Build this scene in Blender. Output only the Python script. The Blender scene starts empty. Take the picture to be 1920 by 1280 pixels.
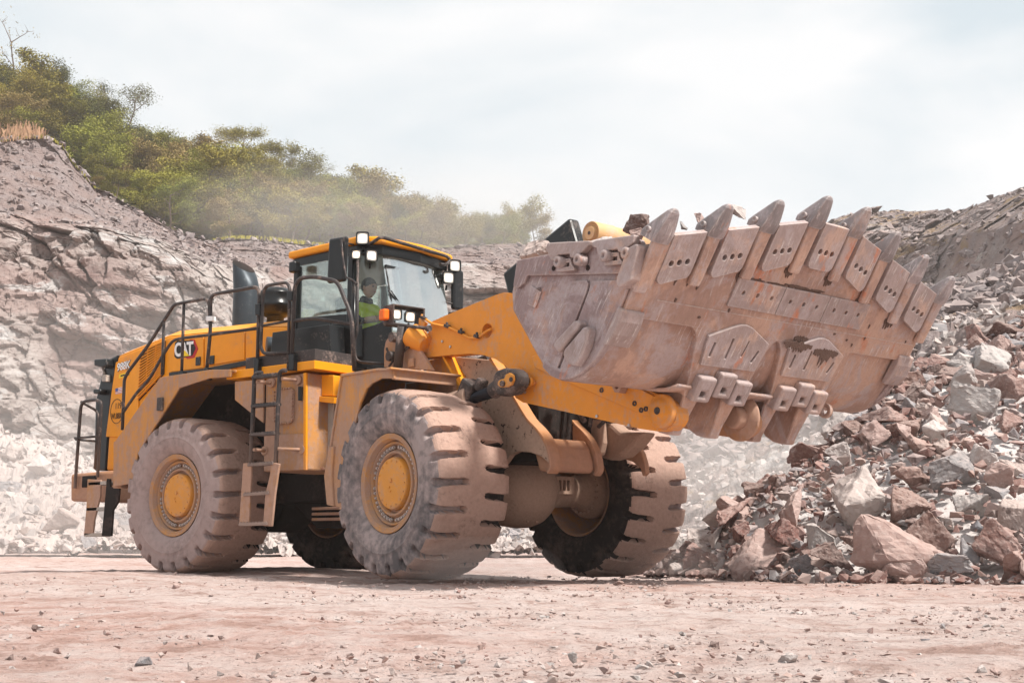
import bpy, bmesh, math, random
import numpy as np
from mathutils import Vector, Matrix, Euler
from mathutils.geometry import tessellate_polygon
S = bpy.context.scene
COL = S.collection
rad = math.radians
random.seed(7)

# ------------------------------------------------------------------ camera
FPX, PITCH, ROLL, YAW = 2377.6, 9.221, 0.086, 128.131
CAM = np.array([13.257, -11.742, 0.316])
_y, _p, _r = rad(YAW), rad(PITCH), rad(ROLL)
CF = np.array([math.cos(_p)*math.cos(_y), math.cos(_p)*math.sin(_y), math.sin(_p)])
_R = np.array([math.sin(_y), -math.cos(_y), 0.0]); _U = np.cross(_R, CF)
CR = _R*math.cos(_r)+_U*math.sin(_r); CU = -_R*math.sin(_r)+_U*math.cos(_r)
cd = bpy.data.cameras.new('camera'); cam = bpy.data.objects.new('camera', cd); COL.objects.link(cam)
cd.sensor_fit = 'HORIZONTAL'; cd.sensor_width = 36.0; cd.lens = FPX/1920*36.0
cd.clip_start = 0.05; cd.clip_end = 4000
cam.matrix_world = Matrix(((CR[0], CU[0], -CF[0], CAM[0]), (CR[1], CU[1], -CF[1], CAM[1]), (CR[2], CU[2], -CF[2], CAM[2]), (0, 0, 0, 1)))
S.camera = cam

# ------------------------------------------------------------------ light
SUN_ELEV, SUN_AZ = 52.0, 5.0       # azimuth: direction the light comes from, degrees from +x
S.view_settings.view_transform = 'Standard'; S.view_settings.look = 'None'
S.view_settings.exposure = 0.61; S.view_settings.gamma = 1.0
W = bpy.data.worlds.new("World"); S.world = W; W.use_nodes = True
nt = W.node_tree; nt.nodes.clear()
def wn(t, **k):
    n = nt.nodes.new(t)
    for a, b in k.items(): setattr(n, a, b)
    return n
out = wn('ShaderNodeOutputWorld'); bg = wn('ShaderNodeBackground')
sky = wn('ShaderNodeTexSky', sky_type='NISHITA', sun_disc=False)
sky.sun_elevation = rad(SUN_ELEV); sky.sun_rotation = rad(90-SUN_AZ)
sky.air_density = 1.0; sky.dust_density = 3.0
tc = wn('ShaderNodeTexCoord'); mp = wn('ShaderNodeMapping'); mp.inputs['Scale'].default_value = (1.0, 1.0, 3.2)
no = wn('ShaderNodeTexNoise'); no.inputs['Scale'].default_value = 1.6; no.inputs['Detail'].default_value = 6; no.inputs['Roughness'].default_value = .5; no.inputs['Distortion'].default_value = .6
rp = wn('ShaderNodeValToRGB'); rp.color_ramp.elements[0].position = .40; rp.color_ramp.elements[1].position = .58
rp.color_ramp.elements[0].color = (4.9, 5.5, 5.8, 1); rp.color_ramp.elements[1].color = (6.9, 6.9, 6.85, 1)
mx = wn('ShaderNodeMix', data_type='RGBA'); mx.inputs[0].default_value = .90
nt.links.new(tc.outputs['Generated'], mp.inputs[0]); nt.links.new(mp.outputs[0], no.inputs[0]); nt.links.new(no.outputs[0], rp.inputs[0])
nt.links.new(sky.outputs[0], mx.inputs[6]); nt.links.new(rp.outputs[0], mx.inputs[7]); nt.links.new(mx.outputs[2], bg.inputs[0])
bg.inputs[1].default_value = 0.10
nt.links.new(bg.outputs[0], out.inputs[0])
sd = bpy.data.lights.new('sun', 'SUN'); sun = bpy.data.objects.new('sun', sd); COL.objects.link(sun)
sd.energy = 4.4; sd.angle = rad(6); sd.color = (1.0, .95, .88)
_sv = Vector((math.cos(rad(SUN_ELEV))*math.cos(rad(SUN_AZ)), math.cos(rad(SUN_ELEV))*math.sin(rad(SUN_AZ)), math.sin(rad(SUN_ELEV))))
sun.rotation_euler = (-_sv).to_track_quat('-Z', 'Y').to_euler(); sun.location = (0, 0, 40)
S.cycles.max_bounces = 6; S.cycles.diffuse_bounces = 3; S.cycles.transparent_max_bounces = 8; S.cycles.volume_bounces = 1
S.cycles.volume_step_rate = 4.0; S.cycles.use_adaptive_sampling = True; S.cycles.use_denoising = True

# ------------------------------------------------------------------ survey helpers: points of the place from sight lines
AL = rad(12.338); HX = 2.275          # the loader bends at its hinge by this much
_c, _s = math.cos(AL), math.sin(AL)
RM = np.array([[_c, -_s, 0], [_s, _c, 0], [0, 0, 1]]); HP = np.array([HX, 0, 0])
CAMF = RM @ (CAM-HP)+HP
def ray(px, py): return CF*FPX+CR*(px-960)-CU*(py-640)
def rY(px, py, y): d = ray(px, py); return CAM+(y-CAM[1])/d[1]*d
def rX(px, py, x): d = ray(px, py); return CAM+(x-CAM[0])/d[0]*d
def rZ(px, py, z): d = ray(px, py); return CAM+(z-CAM[2])/d[2]*d
def fY(px, py, y): d = RM@ray(px, py); return CAMF+(y-CAMF[1])/d[1]*d
def fX(px, py, x): d = RM@ray(px, py); return CAMF+(x-CAMF[0])/d[0]*d
FH = np.array([math.cos(_y), math.sin(_y), 0.0]); RH = _R
def G(px, py, depth): d = ray(px, py); return CAM+d*(depth/(d@FH))
def zm(ox, oy, s): return lambda x, y: (ox+x/s, oy+y/s)
z1 = zm(120, 420, 3.2); z2 = zm(120, 720, 3.2); z3 = zm(500, 400, 4); z4 = zm(600, 680, 2.6667); z5 = zm(900, 340, 2.56)
z6 = zm(1240, 340, 2.56); z7 = zm(0, 750, 3.88); zb = zm(1000, 480, 3.5556); zc = zm(1260, 600, 4.174)
zd = zm(680, 540, 5.333); ze = zm(940, 370, 6); zf = zm(760, 640, 4.266); zg = zm(420, 640, 3.369)
def sideR(z, pts, y):   # outline on a plane y of the rear frame -> (x, z)
    return [tuple(rY(*z(*a), y)[[0, 2]]) for a in pts]
def sideF(z, pts, y): return [tuple(fY(*z(*a), y)[[0, 2]]) for a in pts]
idz = lambda x, y: (x, y)

# ------------------------------------------------------------------ noise (numpy)
def _hash(i, j, k, seed):
    n = (i*73856093) ^ (j*19349663) ^ (k*83492791) ^ (seed*2654435761)
    n = (n ^ (n >> 13))*1274126177 & 0xffffffff
    n = (n ^ (n >> 16))*2246822519 & 0xffffffff
    return ((n ^ (n >> 15)) & 0xffffff)/float(0xffffff)
def vnoise(P, seed=0):
    P = np.asarray(P, float); I = np.floor(P).astype(np.int64); f = P-I; f = f*f*(3-2*f); r = 0
    for a in (0, 1):
        for b in (0, 1):
            for c in (0, 1):
                w = (f[..., 0] if a else 1-f[..., 0])*(f[..., 1] if b else 1-f[..., 1])*(f[..., 2] if c else 1-f[..., 2])
                r = r+w*_hash(I[..., 0]+a, I[..., 1]+b, I[..., 2]+c, seed)
    return r*2-1
def fbm(P, oct=5, seed=0, gain=.5):
    P = np.asarray(P, float); r = 0; a = 1.0
    for o in range(oct): r = r+a*vnoise(P*(2.03**o)+17.3*o, seed+o); a *= gain
    return r
def cells(P, seed=0):   # voronoi: returns id value of nearest cell, F1, F2, and offset vector to that cell
    P = np.asarray(P, float); I = np.floor(P).astype(np.int64)
    best = np.full(P.shape[:-1], 9.0); sec = best.copy(); idv = best*0; off = np.zeros_like(P)
    for a in (-1, 0, 1):
        for b in (-1, 0, 1):
            for c in (-1, 0, 1):
                J = I+np.array([a, b, c])
                q = np.stack([J[..., 0]+_hash(J[..., 0], J[..., 1], J[..., 2], seed), J[..., 1]+_hash(J[..., 0], J[..., 1], J[..., 2], seed+11), J[..., 2]+_hash(J[..., 0], J[..., 1], J[..., 2], seed+23)], -1)-P
                d = np.sqrt((q**2).sum(-1)); h = _hash(J[..., 0], J[..., 1], J[..., 2], seed+37)
                m = d < best; sec = np.where(m, best, np.minimum(sec, d)); idv = np.where(m, h, idv)
                off = np.where(m[..., None], q, off); best = np.where(m, d, best)
    return idv, best, sec, off

# ------------------------------------------------------------------ materials
MATS = {}
def newmat(name):
    m = bpy.data.materials.new(name); m.use_nodes = True; MATS[name] = m
    t = m.node_tree; b = t.nodes['Principled BSDF']; return m, t, b
class NB:
    def __init__(s, t): s.t = t
    def n(s, ty, ins=None, **k):
        n = s.t.nodes.new(ty)
        for a, b in k.items(): setattr(n, a, b)
        if ins:
            for a, b in ins.items():
                if hasattr(b, 'is_linked') or isinstance(b, bpy.types.NodeSocket): s.t.links.new(b, n.inputs[a])
                else: n.inputs[a].default_value = b
        return n
    def noise(s, v, scale, detail=5, rough=.55, dist=0):
        return s.n('ShaderNodeTexNoise', {'Vector': v, 'Scale': scale, 'Detail': detail, 'Roughness': rough, 'Distortion': dist}).outputs[0]
    def ramp(s, f, stops):
        r = s.n('ShaderNodeValToRGB', {0: f}); e = r.color_ramp.elements
        while len(e) < len(stops): e.new(.5)
        for q, (p, c) in zip(e, stops): q.position = p; q.color = (*c, 1) if len(c) == 3 else c
        return r.outputs[0]
    def mix(s, f, a, b, mode='MIX'):
        m = s.n('ShaderNodeMix', data_type='RGBA', blend_type=mode)
        for i, v in ((0, f), (6, a), (7, b)):
            if isinstance(v, bpy.types.NodeSocket): s.t.links.new(v, m.inputs[i])
            elif i == 0: m.inputs[0].default_value = v
            else: m.inputs[i].default_value = (*v, 1)
        return m.outputs[2]
    def math(s, op, a, b=0, clamp=False):
        m = s.n('ShaderNodeMath', operation=op, use_clamp=clamp)
        for i, v in ((0, a), (1, b)):
            if isinstance(v, bpy.types.NodeSocket): s.t.links.new(v, m.inputs[i])
            else: m.inputs[i].default_value = v
        return m.outputs[0]
    def mapr(s, v, a, b, c=0, d=1):
        return s.n('ShaderNodeMapRange', {0: v, 1: a, 2: b, 3: c, 4: d}).outputs[0]
def bump(t, b, h, strength=.4, dist=.02):
    n = NB(t).n('ShaderNodeBump', {'Strength': strength, 'Distance': dist, 'Height': h}); t.links.new(n.outputs[0], b.inputs['Normal'])
DUST = (.38, .225, .165)
def paint(name, base, rough=.45, dust=.3, dustcol=DUST, low=None, metal=0, scale=2.2, bstr=.15, streak=.0, spec=.22, chips=None):
    """worn surface: base colour under clinging quarry dust; low=(z0,z1): the caked zone near the wheels"""
    m, t, b = newmat(name); N = NB(t); co = N.n('ShaderNodeTexCoord').outputs['Object']
    n1 = N.noise(co, scale, 8, .62, .3); n2 = N.noise(co, scale*9, 5, .6)
    f = N.math('ADD', n1, N.math('MULTIPLY', N.math('SUBTRACT', n2, .5), .55))
    if streak:
        mpn = N.n('ShaderNodeMapping', {0: co, 'Scale': (14, 14, 1.1)}); n3 = N.noise(mpn.outputs[0], 1.6, 4, .6)
        f = N.math('ADD', f, N.math('MULTIPLY', N.math('SUBTRACT', n3, .5), streak))
    c = .78-dust*.6
    f = N.mapr(f, c-.16, c+.16)
    f = N.math('MAXIMUM', f, dust*.45)
    if low:
        sp = N.n('ShaderNodeSeparateXYZ', {0: co}).outputs[2]
        g = N.math('ADD', N.mapr(sp, low[1], low[0]), N.math('MULTIPLY', N.math('SUBTRACT', n1, .5), .9), True)
        f = N.math('MAXIMUM', f, N.math('MULTIPLY', g, .93))
    col = N.mix(N.noise(co, 5, 4), tuple(x*.86 for x in base), tuple(min(1, x*1.1) for x in base))
    dcol = N.mix(n2, tuple(x*.72 for x in dustcol), tuple(x*1.2 for x in dustcol))
    col = N.mix(f, col, dcol)
    if chips:
        v = N.mapr(N.noise(co, chips[0], 6, .75), chips[1], chips[1]+.03); col = N.mix(v, col, chips[2])
    t.links.new(col, b.inputs['Base Color'])
    b.inputs['Metallic'].default_value = metal
    t.links.new(N.mapr(f, 0, 1, rough, .95), b.inputs['Roughness'])
    b.inputs['Specular IOR Level'].default_value = spec
    bump(t, b, N.math('ADD', n2, N.math('MULTIPLY', f, .8)), bstr, .012)
    return m
YEL = (.80, .305, .008)
paint('yellow_paint', YEL, .38, .04, low=(.9, 1.5), bstr=.04)
paint('yellow_dusty', (.64, .25, .018), .5, .34, low=(1.2, 2.6), bstr=.12, streak=.35)
paint('arm_yellow', (.74, .27, .014), .5, .26, (.46, .29, .20), bstr=.10, streak=.3, chips=(22, .655, (.26, .20, .17)))
paint('dirty_plate', (.45, .22, .08), .6, .72, (.40, .25, .185), bstr=.25, streak=.5)
paint('mud_plate', (.45, .24, .09), .7, .95, (.45, .31, .235), bstr=.3, scale=3, chips=(11, .60, (.07, .045, .04)))
paint('fender_paint', (.58, .25, .04), .6, .58, (.38, .235, .165), low=(1.0, 2.0), bstr=.3, streak=.5)
paint('under_steel', (.012, .010, .009), .85, .2, (.07, .045, .04), bstr=.3)
paint('axle_dust', (.26, .17, .12), .8, .9, (.37, .25, .19), bstr=.45, scale=4)
paint('black_paint', (.006, .007, .008), .28, .02, (.20, .16, .14), spec=.35, bstr=.04, scale=4)
paint('black_dusty', (.02, .02, .022), .5, .28, (.30, .22, .19), bstr=.12, scale=4, low=(.6, 1.4))
paint('rail_steel', (.02, .02, .023), .35, .16, (.34, .25, .21), bstr=.05, scale=8, low=(.8, 1.9))
paint('exhaust_steel', (.035, .045, .055), .38, .10, (.2, .2, .2), metal=.3, bstr=.03)
paint('rod_chrome', (.02, .02, .025), .12, .0, metal=.6, bstr=.0)
paint('bolt_steel', (.50, .48, .47), .35, .2, metal=.75, bstr=.05)
paint('lever_tan', (.60, .36, .16), .5, .4, (.55, .38, .28), bstr=.15, scale=6)
paint('hub_yellow', (.66, .27, .025), .45, .28, (.44, .28, .19), bstr=.1, scale=6)
paint('rim_yellow', (.55, .25, .05), .5, .62, (.36, .23, .17), bstr=.15, scale=5)
paint('rubber_dust', (.20, .15, .14), .8, .80, (.345, .265, .25), bstr=.4, scale=1.5)
paint('rubber_worn', (.05, .055, .062), .75, .60, (.33, .27, .26), bstr=.4, scale=1.3, streak=.2)
paint('rubber_dark_shaded', (.016, .015, .015), .85, .30, (.11, .08, .07), bstr=.5, scale=2)  # cleaner dark rubber, darkened further with shade put into the colour
paint('tread_mud', (.12, .08, .065), .85, .90, (.40, .27, .22), bstr=.55, scale=3.0)
paint('tread_grey', (.03, .03, .03), .85, .55, (.26, .18, .15), bstr=.6, scale=3.0)
paint('galvanised', (.36, .34, .32), .55, .45, (.50, .42, .36), bstr=.5, scale=5, streak=.9, metal=.2, chips=(30, .60, (.12, .10, .08)))
paint('white_paint', (.8, .8, .8), .4, .05, bstr=.02)
paint('label_black', (.012, .012, .012), .4, .03, bstr=.0)
paint('label_red', (.45, .02, .02), .35, .03, bstr=.0)
paint('label_yellow', (.85, .60, .02), .4, .03, bstr=.0)
paint('label_blue', (.05, .09, .28), .4, .03, bstr=.0)
paint('seat_fabric', (.03, .03, .035), .9, 0, bstr=.1)
paint('skin', (.50, .28, .20), .6, 0, bstr=.02)
paint('hivis', (.70, .90, .02), .8, 0, bstr=.1)
paint('hair_dark', (.03, .02, .015), .8, 0, bstr=.2)
paint('amber_lens', (.85, .16, .02), .2, 0, bstr=0)
def steel(name, base, scratch, dustc, amt, patch=(.42, .355, .36)):
    """bucket skin: worn bare steel, rust and dried rock dust, scraped along the digging direction"""
    m, t, b = newmat(name); N = NB(t); co = N.n('ShaderNodeTexCoord').outputs['Object']
    dt = lambda v: N.n('ShaderNodeVectorMath', {0: co, 1: v}, operation='DOT_PRODUCT').outputs['Value']
    def dirmap(a_, b_): return N.n('ShaderNodeCombineXYZ', {0: N.math('MULTIPLY', dt((-.5406, 0, -.8413)), a_), 1: N.math('MULTIPLY', dt((0, 1, 0)), b_), 2: N.math('MULTIPLY', dt((.8413, 0, -.5406)), b_)}).outputs[0]
    big = N.noise(co, 1.3, 7, .62, .6); med = N.noise(dirmap(2.2, 4.5), 1.6, 9, .72, .5); sc = N.noise(dirmap(3.0, 26), 1.5, 6, .7, .3); sc2 = N.noise(dirmap(6, 40), 1.2, 5, .7, .2); fine = N.noise(co, 30, 6, .75)
    c = N.mix(N.mapr(med, .38, .62), base, tuple(x*.74 for x in base))
    c = N.mix(N.mapr(N.math('ADD', big, N.math('MULTIPLY', N.math('SUBTRACT', med, .5), .6)), .60-amt*.3, .70-amt*.3), c, dustc)
    c = N.mix(N.math('MULTIPLY', N.mapr(N.noise(co, 2.3, 6, .7, .5), .50, .60), .7), c, patch)
    region = N.mapr(N.noise(co, 2.8, 5, .6), .42, .62)
    c = N.mix(N.math('MULTIPLY', N.math('MULTIPLY', N.mapr(sc, .56, .66), region), scratch), c, (.66, .60, .58))
    c = N.mix(N.math('MULTIPLY', N.mapr(sc2, .60, .70), scratch*.5), c, (.14, .095, .09))
    c = N.mix(N.math('MULTIPLY', N.mapr(N.noise(dirmap(1.2, 2.6), 1.5, 8, .72), .60, .68), .8), c, (.52, .17, .07))
    c = N.mix(N.mapr(N.noise(dirmap(1.3, 3.2), 1.9, 9, .78), .665, .68, 0, .92), c, (.085, .05, .04))
    c = N.mix(N.mapr(fine, .50, .68, 0, .45), c, tuple(x*.6 for x in dustc))
    bv = N.n('ShaderNodeBevel', {'Radius': .022}, samples=4).outputs[0]; gn = N.n('ShaderNodeNewGeometry').outputs['Normal']
    ed = N.mapr(N.n('ShaderNodeVectorMath', {0: bv, 1: gn}, operation='DOT_PRODUCT').outputs['Value'], .985, .90)
    c = N.mix(N.math('MULTIPLY', N.math('MULTIPLY', ed, N.mapr(fine, .35, .60)), .75), c, (.60, .53, .50))
    t.links.new(c, b.inputs['Base Color']); b.inputs['Roughness'].default_value = .6; b.inputs['Metallic'].default_value = .08
    bump(t, b, N.math('ADD', N.math('MULTIPLY', sc, .5), N.math('ADD', N.math('MULTIPLY', fine, .7), N.math('MULTIPLY', big, 1.5))), .45, .015)
    return m
steel('bucket_steel', (.40, .255, .205), .8, (.50, .325, .25), .45)
steel('cheek_steel', (.29, .21, .21), .9, (.40, .245, .195), .3)
steel('tooth_steel', (.25, .22, .225), 1.0, (.36, .26, .22), .12)
steel('wear_steel', (.38, .295, .28), 1.0, (.48, .33, .27), .2)
paint('mud_dark', (.12, .075, .06), .7, .1, (.2, .13, .1), bstr=.6, scale=8)
def glass(name, tint, refl, alpha):
    m = bpy.data.materials.new(name); m.use_nodes = True; MATS[name] = m; t = m.node_tree; N = NB(t)
    t.nodes.remove(t.nodes['Principled BSDF']); o = t.nodes['Material Output']
    tr = N.n('ShaderNodeBsdfTransparent', {0: (*tint, 1)}).outputs[0]; gl = N.n('ShaderNodeBsdfGlossy', {0: (.95, .97, .97, 1), 'Roughness': .02}).outputs[0]
    df = N.n('ShaderNodeBsdfDiffuse', {0: (.5, .48, .46, 1)}).outputs[0]
    fr = N.n('ShaderNodeFresnel', {0: 1.5}).outputs[0]
    a = N.n('ShaderNodeMixShader', {0: N.math('ADD', N.math('MULTIPLY', fr, .45), refl, True), 1: tr, 2: gl}).outputs[0]
    co = N.n('ShaderNodeTexCoord').outputs['Object']
    a = N.n('ShaderNodeMixShader', {0: N.mapr(N.noise(co, 3, 6, .7), .4, .8, alpha*.3, alpha*2), 1: a, 2: df}).outputs[0]
    t.links.new(a, o.inputs[0]); return m
glass('window_glass', (.92, .97, .95), .02, .015)
glass('windscreen_glass', (.92, .95, .95), .46, .08)
def lamp(name, col, s):
    m, t, b = newmat(name); b.inputs['Emission Color'].default_value = (*col, 1); b.inputs['Emission Strength'].default_value = s; b.inputs['Base Color'].default_value = (.8, .8, .8, 1)
lamp('lamp_lit', (1, .72, .42), 2.6); lamp('lamp_lit_white', (1, .93, .82), 1.5)
paint('reflector', (.75, .68, .60), .25, 0, metal=.4, bstr=0)

# ------------------------------------------------------------------ mesh collector
class M:
    def __init__(s): s.v = []; s.f = []; s.sm = []
    def add(s, vs, fs, smooth=False):
        o = len(s.v); s.v += [tuple(map(float, q)) for q in vs]; s.f += [tuple(o+i for i in q) for q in fs]; s.sm += [smooth]*len(fs); return s
    def box(s, c, d, rot=None):
        c = np.array(c, float); d = np.array(d, float)/2; vs = []
        for x in (-1, 1):
            for y in (-1, 1):
                for z in (-1, 1):
                    q = Vector((x*d[0], y*d[1], z*d[2]))
                    if rot is not None: q = rot @ q
                    vs.append(np.array(q)+c)
        return s.add(vs, [(0, 1, 3, 2), (4, 6, 7, 5), (0, 4, 5, 1), (2, 3, 7, 6), (0, 2, 6, 4), (1, 5, 7, 3)])
    def prism(s, pts, y0, y1, holes=None):   # outline in (x,z), extruded along y
        return s.prismT(pts, lambda a, w: (a[0], w, a[1]), y0, y1, holes)
    def prismT(s, pts, T, w0, w1, holes=None):
        loops = [pts]+(holes or []); flat = [q for l in loops for q in l]; n = len(flat)
        vs = [T(q, w0) for q in flat]+[T(q, w1) for q in flat]
        if holes:
            tr = tessellate_polygon([[Vector((q[0], q[1], 0)) for q in l] for l in loops])
            fs = [tuple(t) for t in tr]+[tuple(i+n for i in reversed(t)) for t in tr]
        else: fs = [tuple(range(n)), tuple(range(2*n-1, n-1, -1))]
        o = 0
        for l in loops:
            k = len(l); fs += [(o+i, o+(i+1) % k, o+(i+1) % k+n, o+i+n) for i in range(k)]; o += k
        return s.add(vs, fs)
    def cyl(s, a, b, r, r2=None, n=20, cap=True):
        a = Vector(a); b = Vector(b); d = (b-a).normalized(); u = d.orthogonal().normalized(); w = d.cross(u); r2 = r if r2 is None else r2
        vs = []
        for c, q in ((a, r), (b, r2)): vs += [c+(u*math.cos(2*math.pi*i/n)+w*math.sin(2*math.pi*i/n))*q for i in range(n)]
        s.add(vs, [(i, (i+1) % n, (i+1) % n+n, i+n) for i in range(n)], True)
        if cap:
            o = len(s.v)-2*n; s.f += [tuple(o+i for i in reversed(range(n))), tuple(o+n+i for i in range(n))]; s.sm += [False, False]
        return s
    def tube(s, pts, r, n=8, bend=.12):
        P = [Vector(p) for p in pts]
        if bend and len(P) > 2:      # round the corners
            Q = [P[0]]
            for i in range(1, len(P)-1):
                a, b, c = P[i-1], P[i], P[i+1]; k = min(bend, (a-b).length*.45, (c-b).length*.45)
                p0 = b+(a-b).normalized()*k; p2 = b+(c-b).normalized()*k
                for t in (0, .25, .5, .75, 1): Q.append(p0*(1-t)**2+b*2*t*(1-t)+p2*t*t)
            Q.append(P[-1]); P = Q
        vs = []; u = None; m = len(P)
        for i, p in enumerate(P):
            d = (P[min(i+1, m-1)]-P[max(i-1, 0)]).normalized()
            if u is None: u = d.orthogonal().normalized()
            u = (u-d*u.dot(d)).normalized(); w = d.cross(u)
            vs += [p+(u*math.cos(2*math.pi*j/n)+w*math.sin(2*math.pi*j/n))*r for j in range(n)]
        fs = [(i*n+j, i*n+(j+1) % n, (i+1)*n+(j+1) % n, (i+1)*n+j) for i in range(m-1) for j in range(n)]
        s.add(vs, fs, True); o = len(s.v)-m*n
        s.f += [tuple(o+j for j in reversed(range(n))), tuple(o+(m-1)*n+j for j in range(n))]; s.sm += [False, False]; return s
    def lathe(s, prof, n=64, c=(0, 0, 0), smooth=True):   # (y, r) about the y axis
        vs = [(c[0]+r*math.cos(2*math.pi*i/n), c[1]+y, c[2]+r*math.sin(2*math.pi*i/n)) for y, r in prof for i in range(n)]
        return s.add(vs, [(k*n+i, k*n+(i+1) % n, (k+1)*n+(i+1) % n, (k+1)*n+i) for k in range(len(prof)-1) for i in range(n)], smooth)
    def latheZ(s, prof, c, n=32):
        vs = [(c[0]+r*math.cos(2*math.pi*i/n), c[1]+r*math.sin(2*math.pi*i/n), c[2]+z) for z, r in prof for i in range(n)]
        return s.add(vs, [(k*n+i, k*n+(i+1) % n, (k+1)*n+(i+1) % n, (k+1)*n+i) for k in range(len(prof)-1) for i in range(n)], True)
    def build(s, name, mat, parent=None, bevel=0, front=False, seg=2):
        me = bpy.data.meshes.new(name); me.from_pydata(s.v, [], s.f); me.polygons.foreach_set('use_smooth', s.sm); me.update()
        bm = bmesh.new(); bm.from_mesh(me); bmesh.ops.recalc_face_normals(bm, faces=bm.faces); bm.to_mesh(me); bm.free()
        o = bpy.data.objects.new(name, me); COL.objects.link(o)
        me.materials.append(MATS[mat] if isinstance(mat, str) else mat)
        if bevel:
            b = o.modifiers.new('bevel', 'BEVEL'); b.width = bevel; b.segments = seg; b.limit_method = 'ANGLE'; b.angle_limit = rad(35); b.use_clamp_overlap = True
        if parent is not None: o.parent = parent
        if front: front_xf(o)
        return o
def front_xf(o):
    o.location = (HX-HX*math.cos(AL), HX*math.sin(AL), 0); o.rotation_euler = (0, 0, -AL)
def tag(o, label=None, cat=None, group=None, kind=None):
    if label: o['label'] = label
    if cat: o['category'] = cat
    if group: o['group'] = group
    if kind: o['kind'] = kind
    return o
def empty(name, loc=(0, 0, 0), rz=0, parent=None):
    o = bpy.data.objects.new(name, None); o.empty_display_size = .3; COL.objects.link(o); o.location = loc; o.rotation_euler = (0, 0, rz)
    if parent is not None: o.parent = parent
    return o
def npmesh(name, V, F, mat, parent=None, smooth=False):
    me = bpy.data.meshes.new(name); V = np.asarray(V, float); F = np.asarray(F)
    me.vertices.add(len(V)); me.vertices.foreach_set('co', V.ravel())
    k = F.shape[1]; me.loops.add(F.size); me.loops.foreach_set('vertex_index', F.ravel()); me.polygons.add(len(F))
    me.polygons.foreach_set('loop_start', np.arange(len(F))*k)
    me.update(calc_edges=True); me.validate(); me.polygons.foreach_set('use_smooth', [smooth]*len(me.polygons))
    me.materials.append(MATS[mat]); o = bpy.data.objects.new(name, me); COL.objects.link(o)
    if parent is not None: o.parent = parent
    return o
def textmesh(body, size, name, mat, parent, place, extr=.004, sx=1.0, bold=0.0):
    """lettering: place(u, v, w) -> point, u along the line, v up, w out of the surface"""
    cu = bpy.data.curves.new('t', 'FONT'); cu.body = body; cu.size = size; cu.extrude = extr/2; cu.offset = bold; cu.align_x = 'LEFT'
    tmp = bpy.data.objects.new('t', cu); COL.objects.link(tmp); bpy.context.view_layer.update()
    me = bpy.data.meshes.new_from_object(tmp.evaluated_get(bpy.context.evaluated_depsgraph_get()))
    bpy.data.objects.remove(tmp)
    for v in me.vertices: v.co = place(v.co.x*sx, v.co.y, v.co.z)
    me.materials.clear(); me.materials.append(MATS[mat]); o = bpy.data.objects.new(name, me); COL.objects.link(o)
    if parent is not None: o.parent = parent
    return o
def off2(pts, d):  # shift an (x,z) outline
    return [(a+d[0], b+d[1]) for a, b in pts]
# ================================================================== THE WHEEL LOADER
L = empty('wheel_loader'); tag(L, 'large dusty yellow wheel loader with its raised rock bucket facing right', 'wheel loader')
# ---- chassis under the hood
m = M(); m.box((-.2, 0, 1.25), (5.6, .9, .5)); m.box((.9, 0, 1.05), (1.6, 1.5, .35))
m.prism(sideR(z2, [(1290, 560), (1530, 540), (1660, 700), (1665, 855), (1520, 862), (1400, 740)], -.6), -.62, .62)
m.cyl((0, -.85, .96), (0, .85, .96), .26); m.cyl((0, -.3, .96), (0, .3, .96), .45)
m.build('chassis', 'under_steel', L, .02)
p = rY(*z2(1510, 770), -.66); m = M()
for k in range(3):
    q = rY(*z2(1590, 745+k*32), -.66); m.box((q[0], -.66, q[2]), (.5, .12, .035))
m.build('belly_step', 'dirty_plate', L, .006)
# ---- counterweight
A = sideR(z7, [(512, 535), (820, 510), (980, 625), (980, 740), (510, 735)], -1.25)
m = M(); m.prism(A, -1.25, 1.25); m.build('counterweight', 'yellow_dusty', L, .04)
q = rY(*z7(650, 575), -1.255); m = M(); m.box((q[0], -1.235, q[2]-.03), (.34, .06, .16)); m.build('tie_down_pocket', 'under_steel', L, .01)
# ---- rear guard and hood
m = M(); m.prism([tuple(rY(*a, -.85)[[0, 2]]) for a in ((202, 673), (221, 664), (207, 752), (198, 882), (175, 882), (178, 752), (192, 695))], -.85, .85)
m.build('rear_guard', 'black_paint', L, .03)
hp = [tuple(rY(*a, -.85)[[0, 2]]) for a in ((221, 668), (316, 630), (500, 612), (546, 612), (546, 700), (300, 715), (300, 882), (199, 882), (208, 752))]
m = M(); m.prism(hp, -.85, .85); hood = m.build('hood', 'yellow_paint', L, .035, seg=3)
top = [tuple(rY(*a, -.85)[[0, 2]]) for a in ((221, 668), (316, 630), (500, 612), (546, 612))]
m = M(); vs = [(x, -.845, z) for x, z in top]+[(x, -.66, z+.10) for x, z in top]+[(x, .66, z+.10) for x, z in top]+[(x, .845, z) for x, z in top]
m.add(vs, [(k*4+i, k*4+i+1, (k+1)*4+i+1, (k+1)*4+i) for k in range(3) for i in range(3)]+[(0, 4, 8, 12), (3, 15, 11, 7), (0, 12, 13, 1), (1, 13, 14, 2), (2, 14, 15, 3)])
m.build('hood_top', 'yellow_paint', L, .015)
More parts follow.
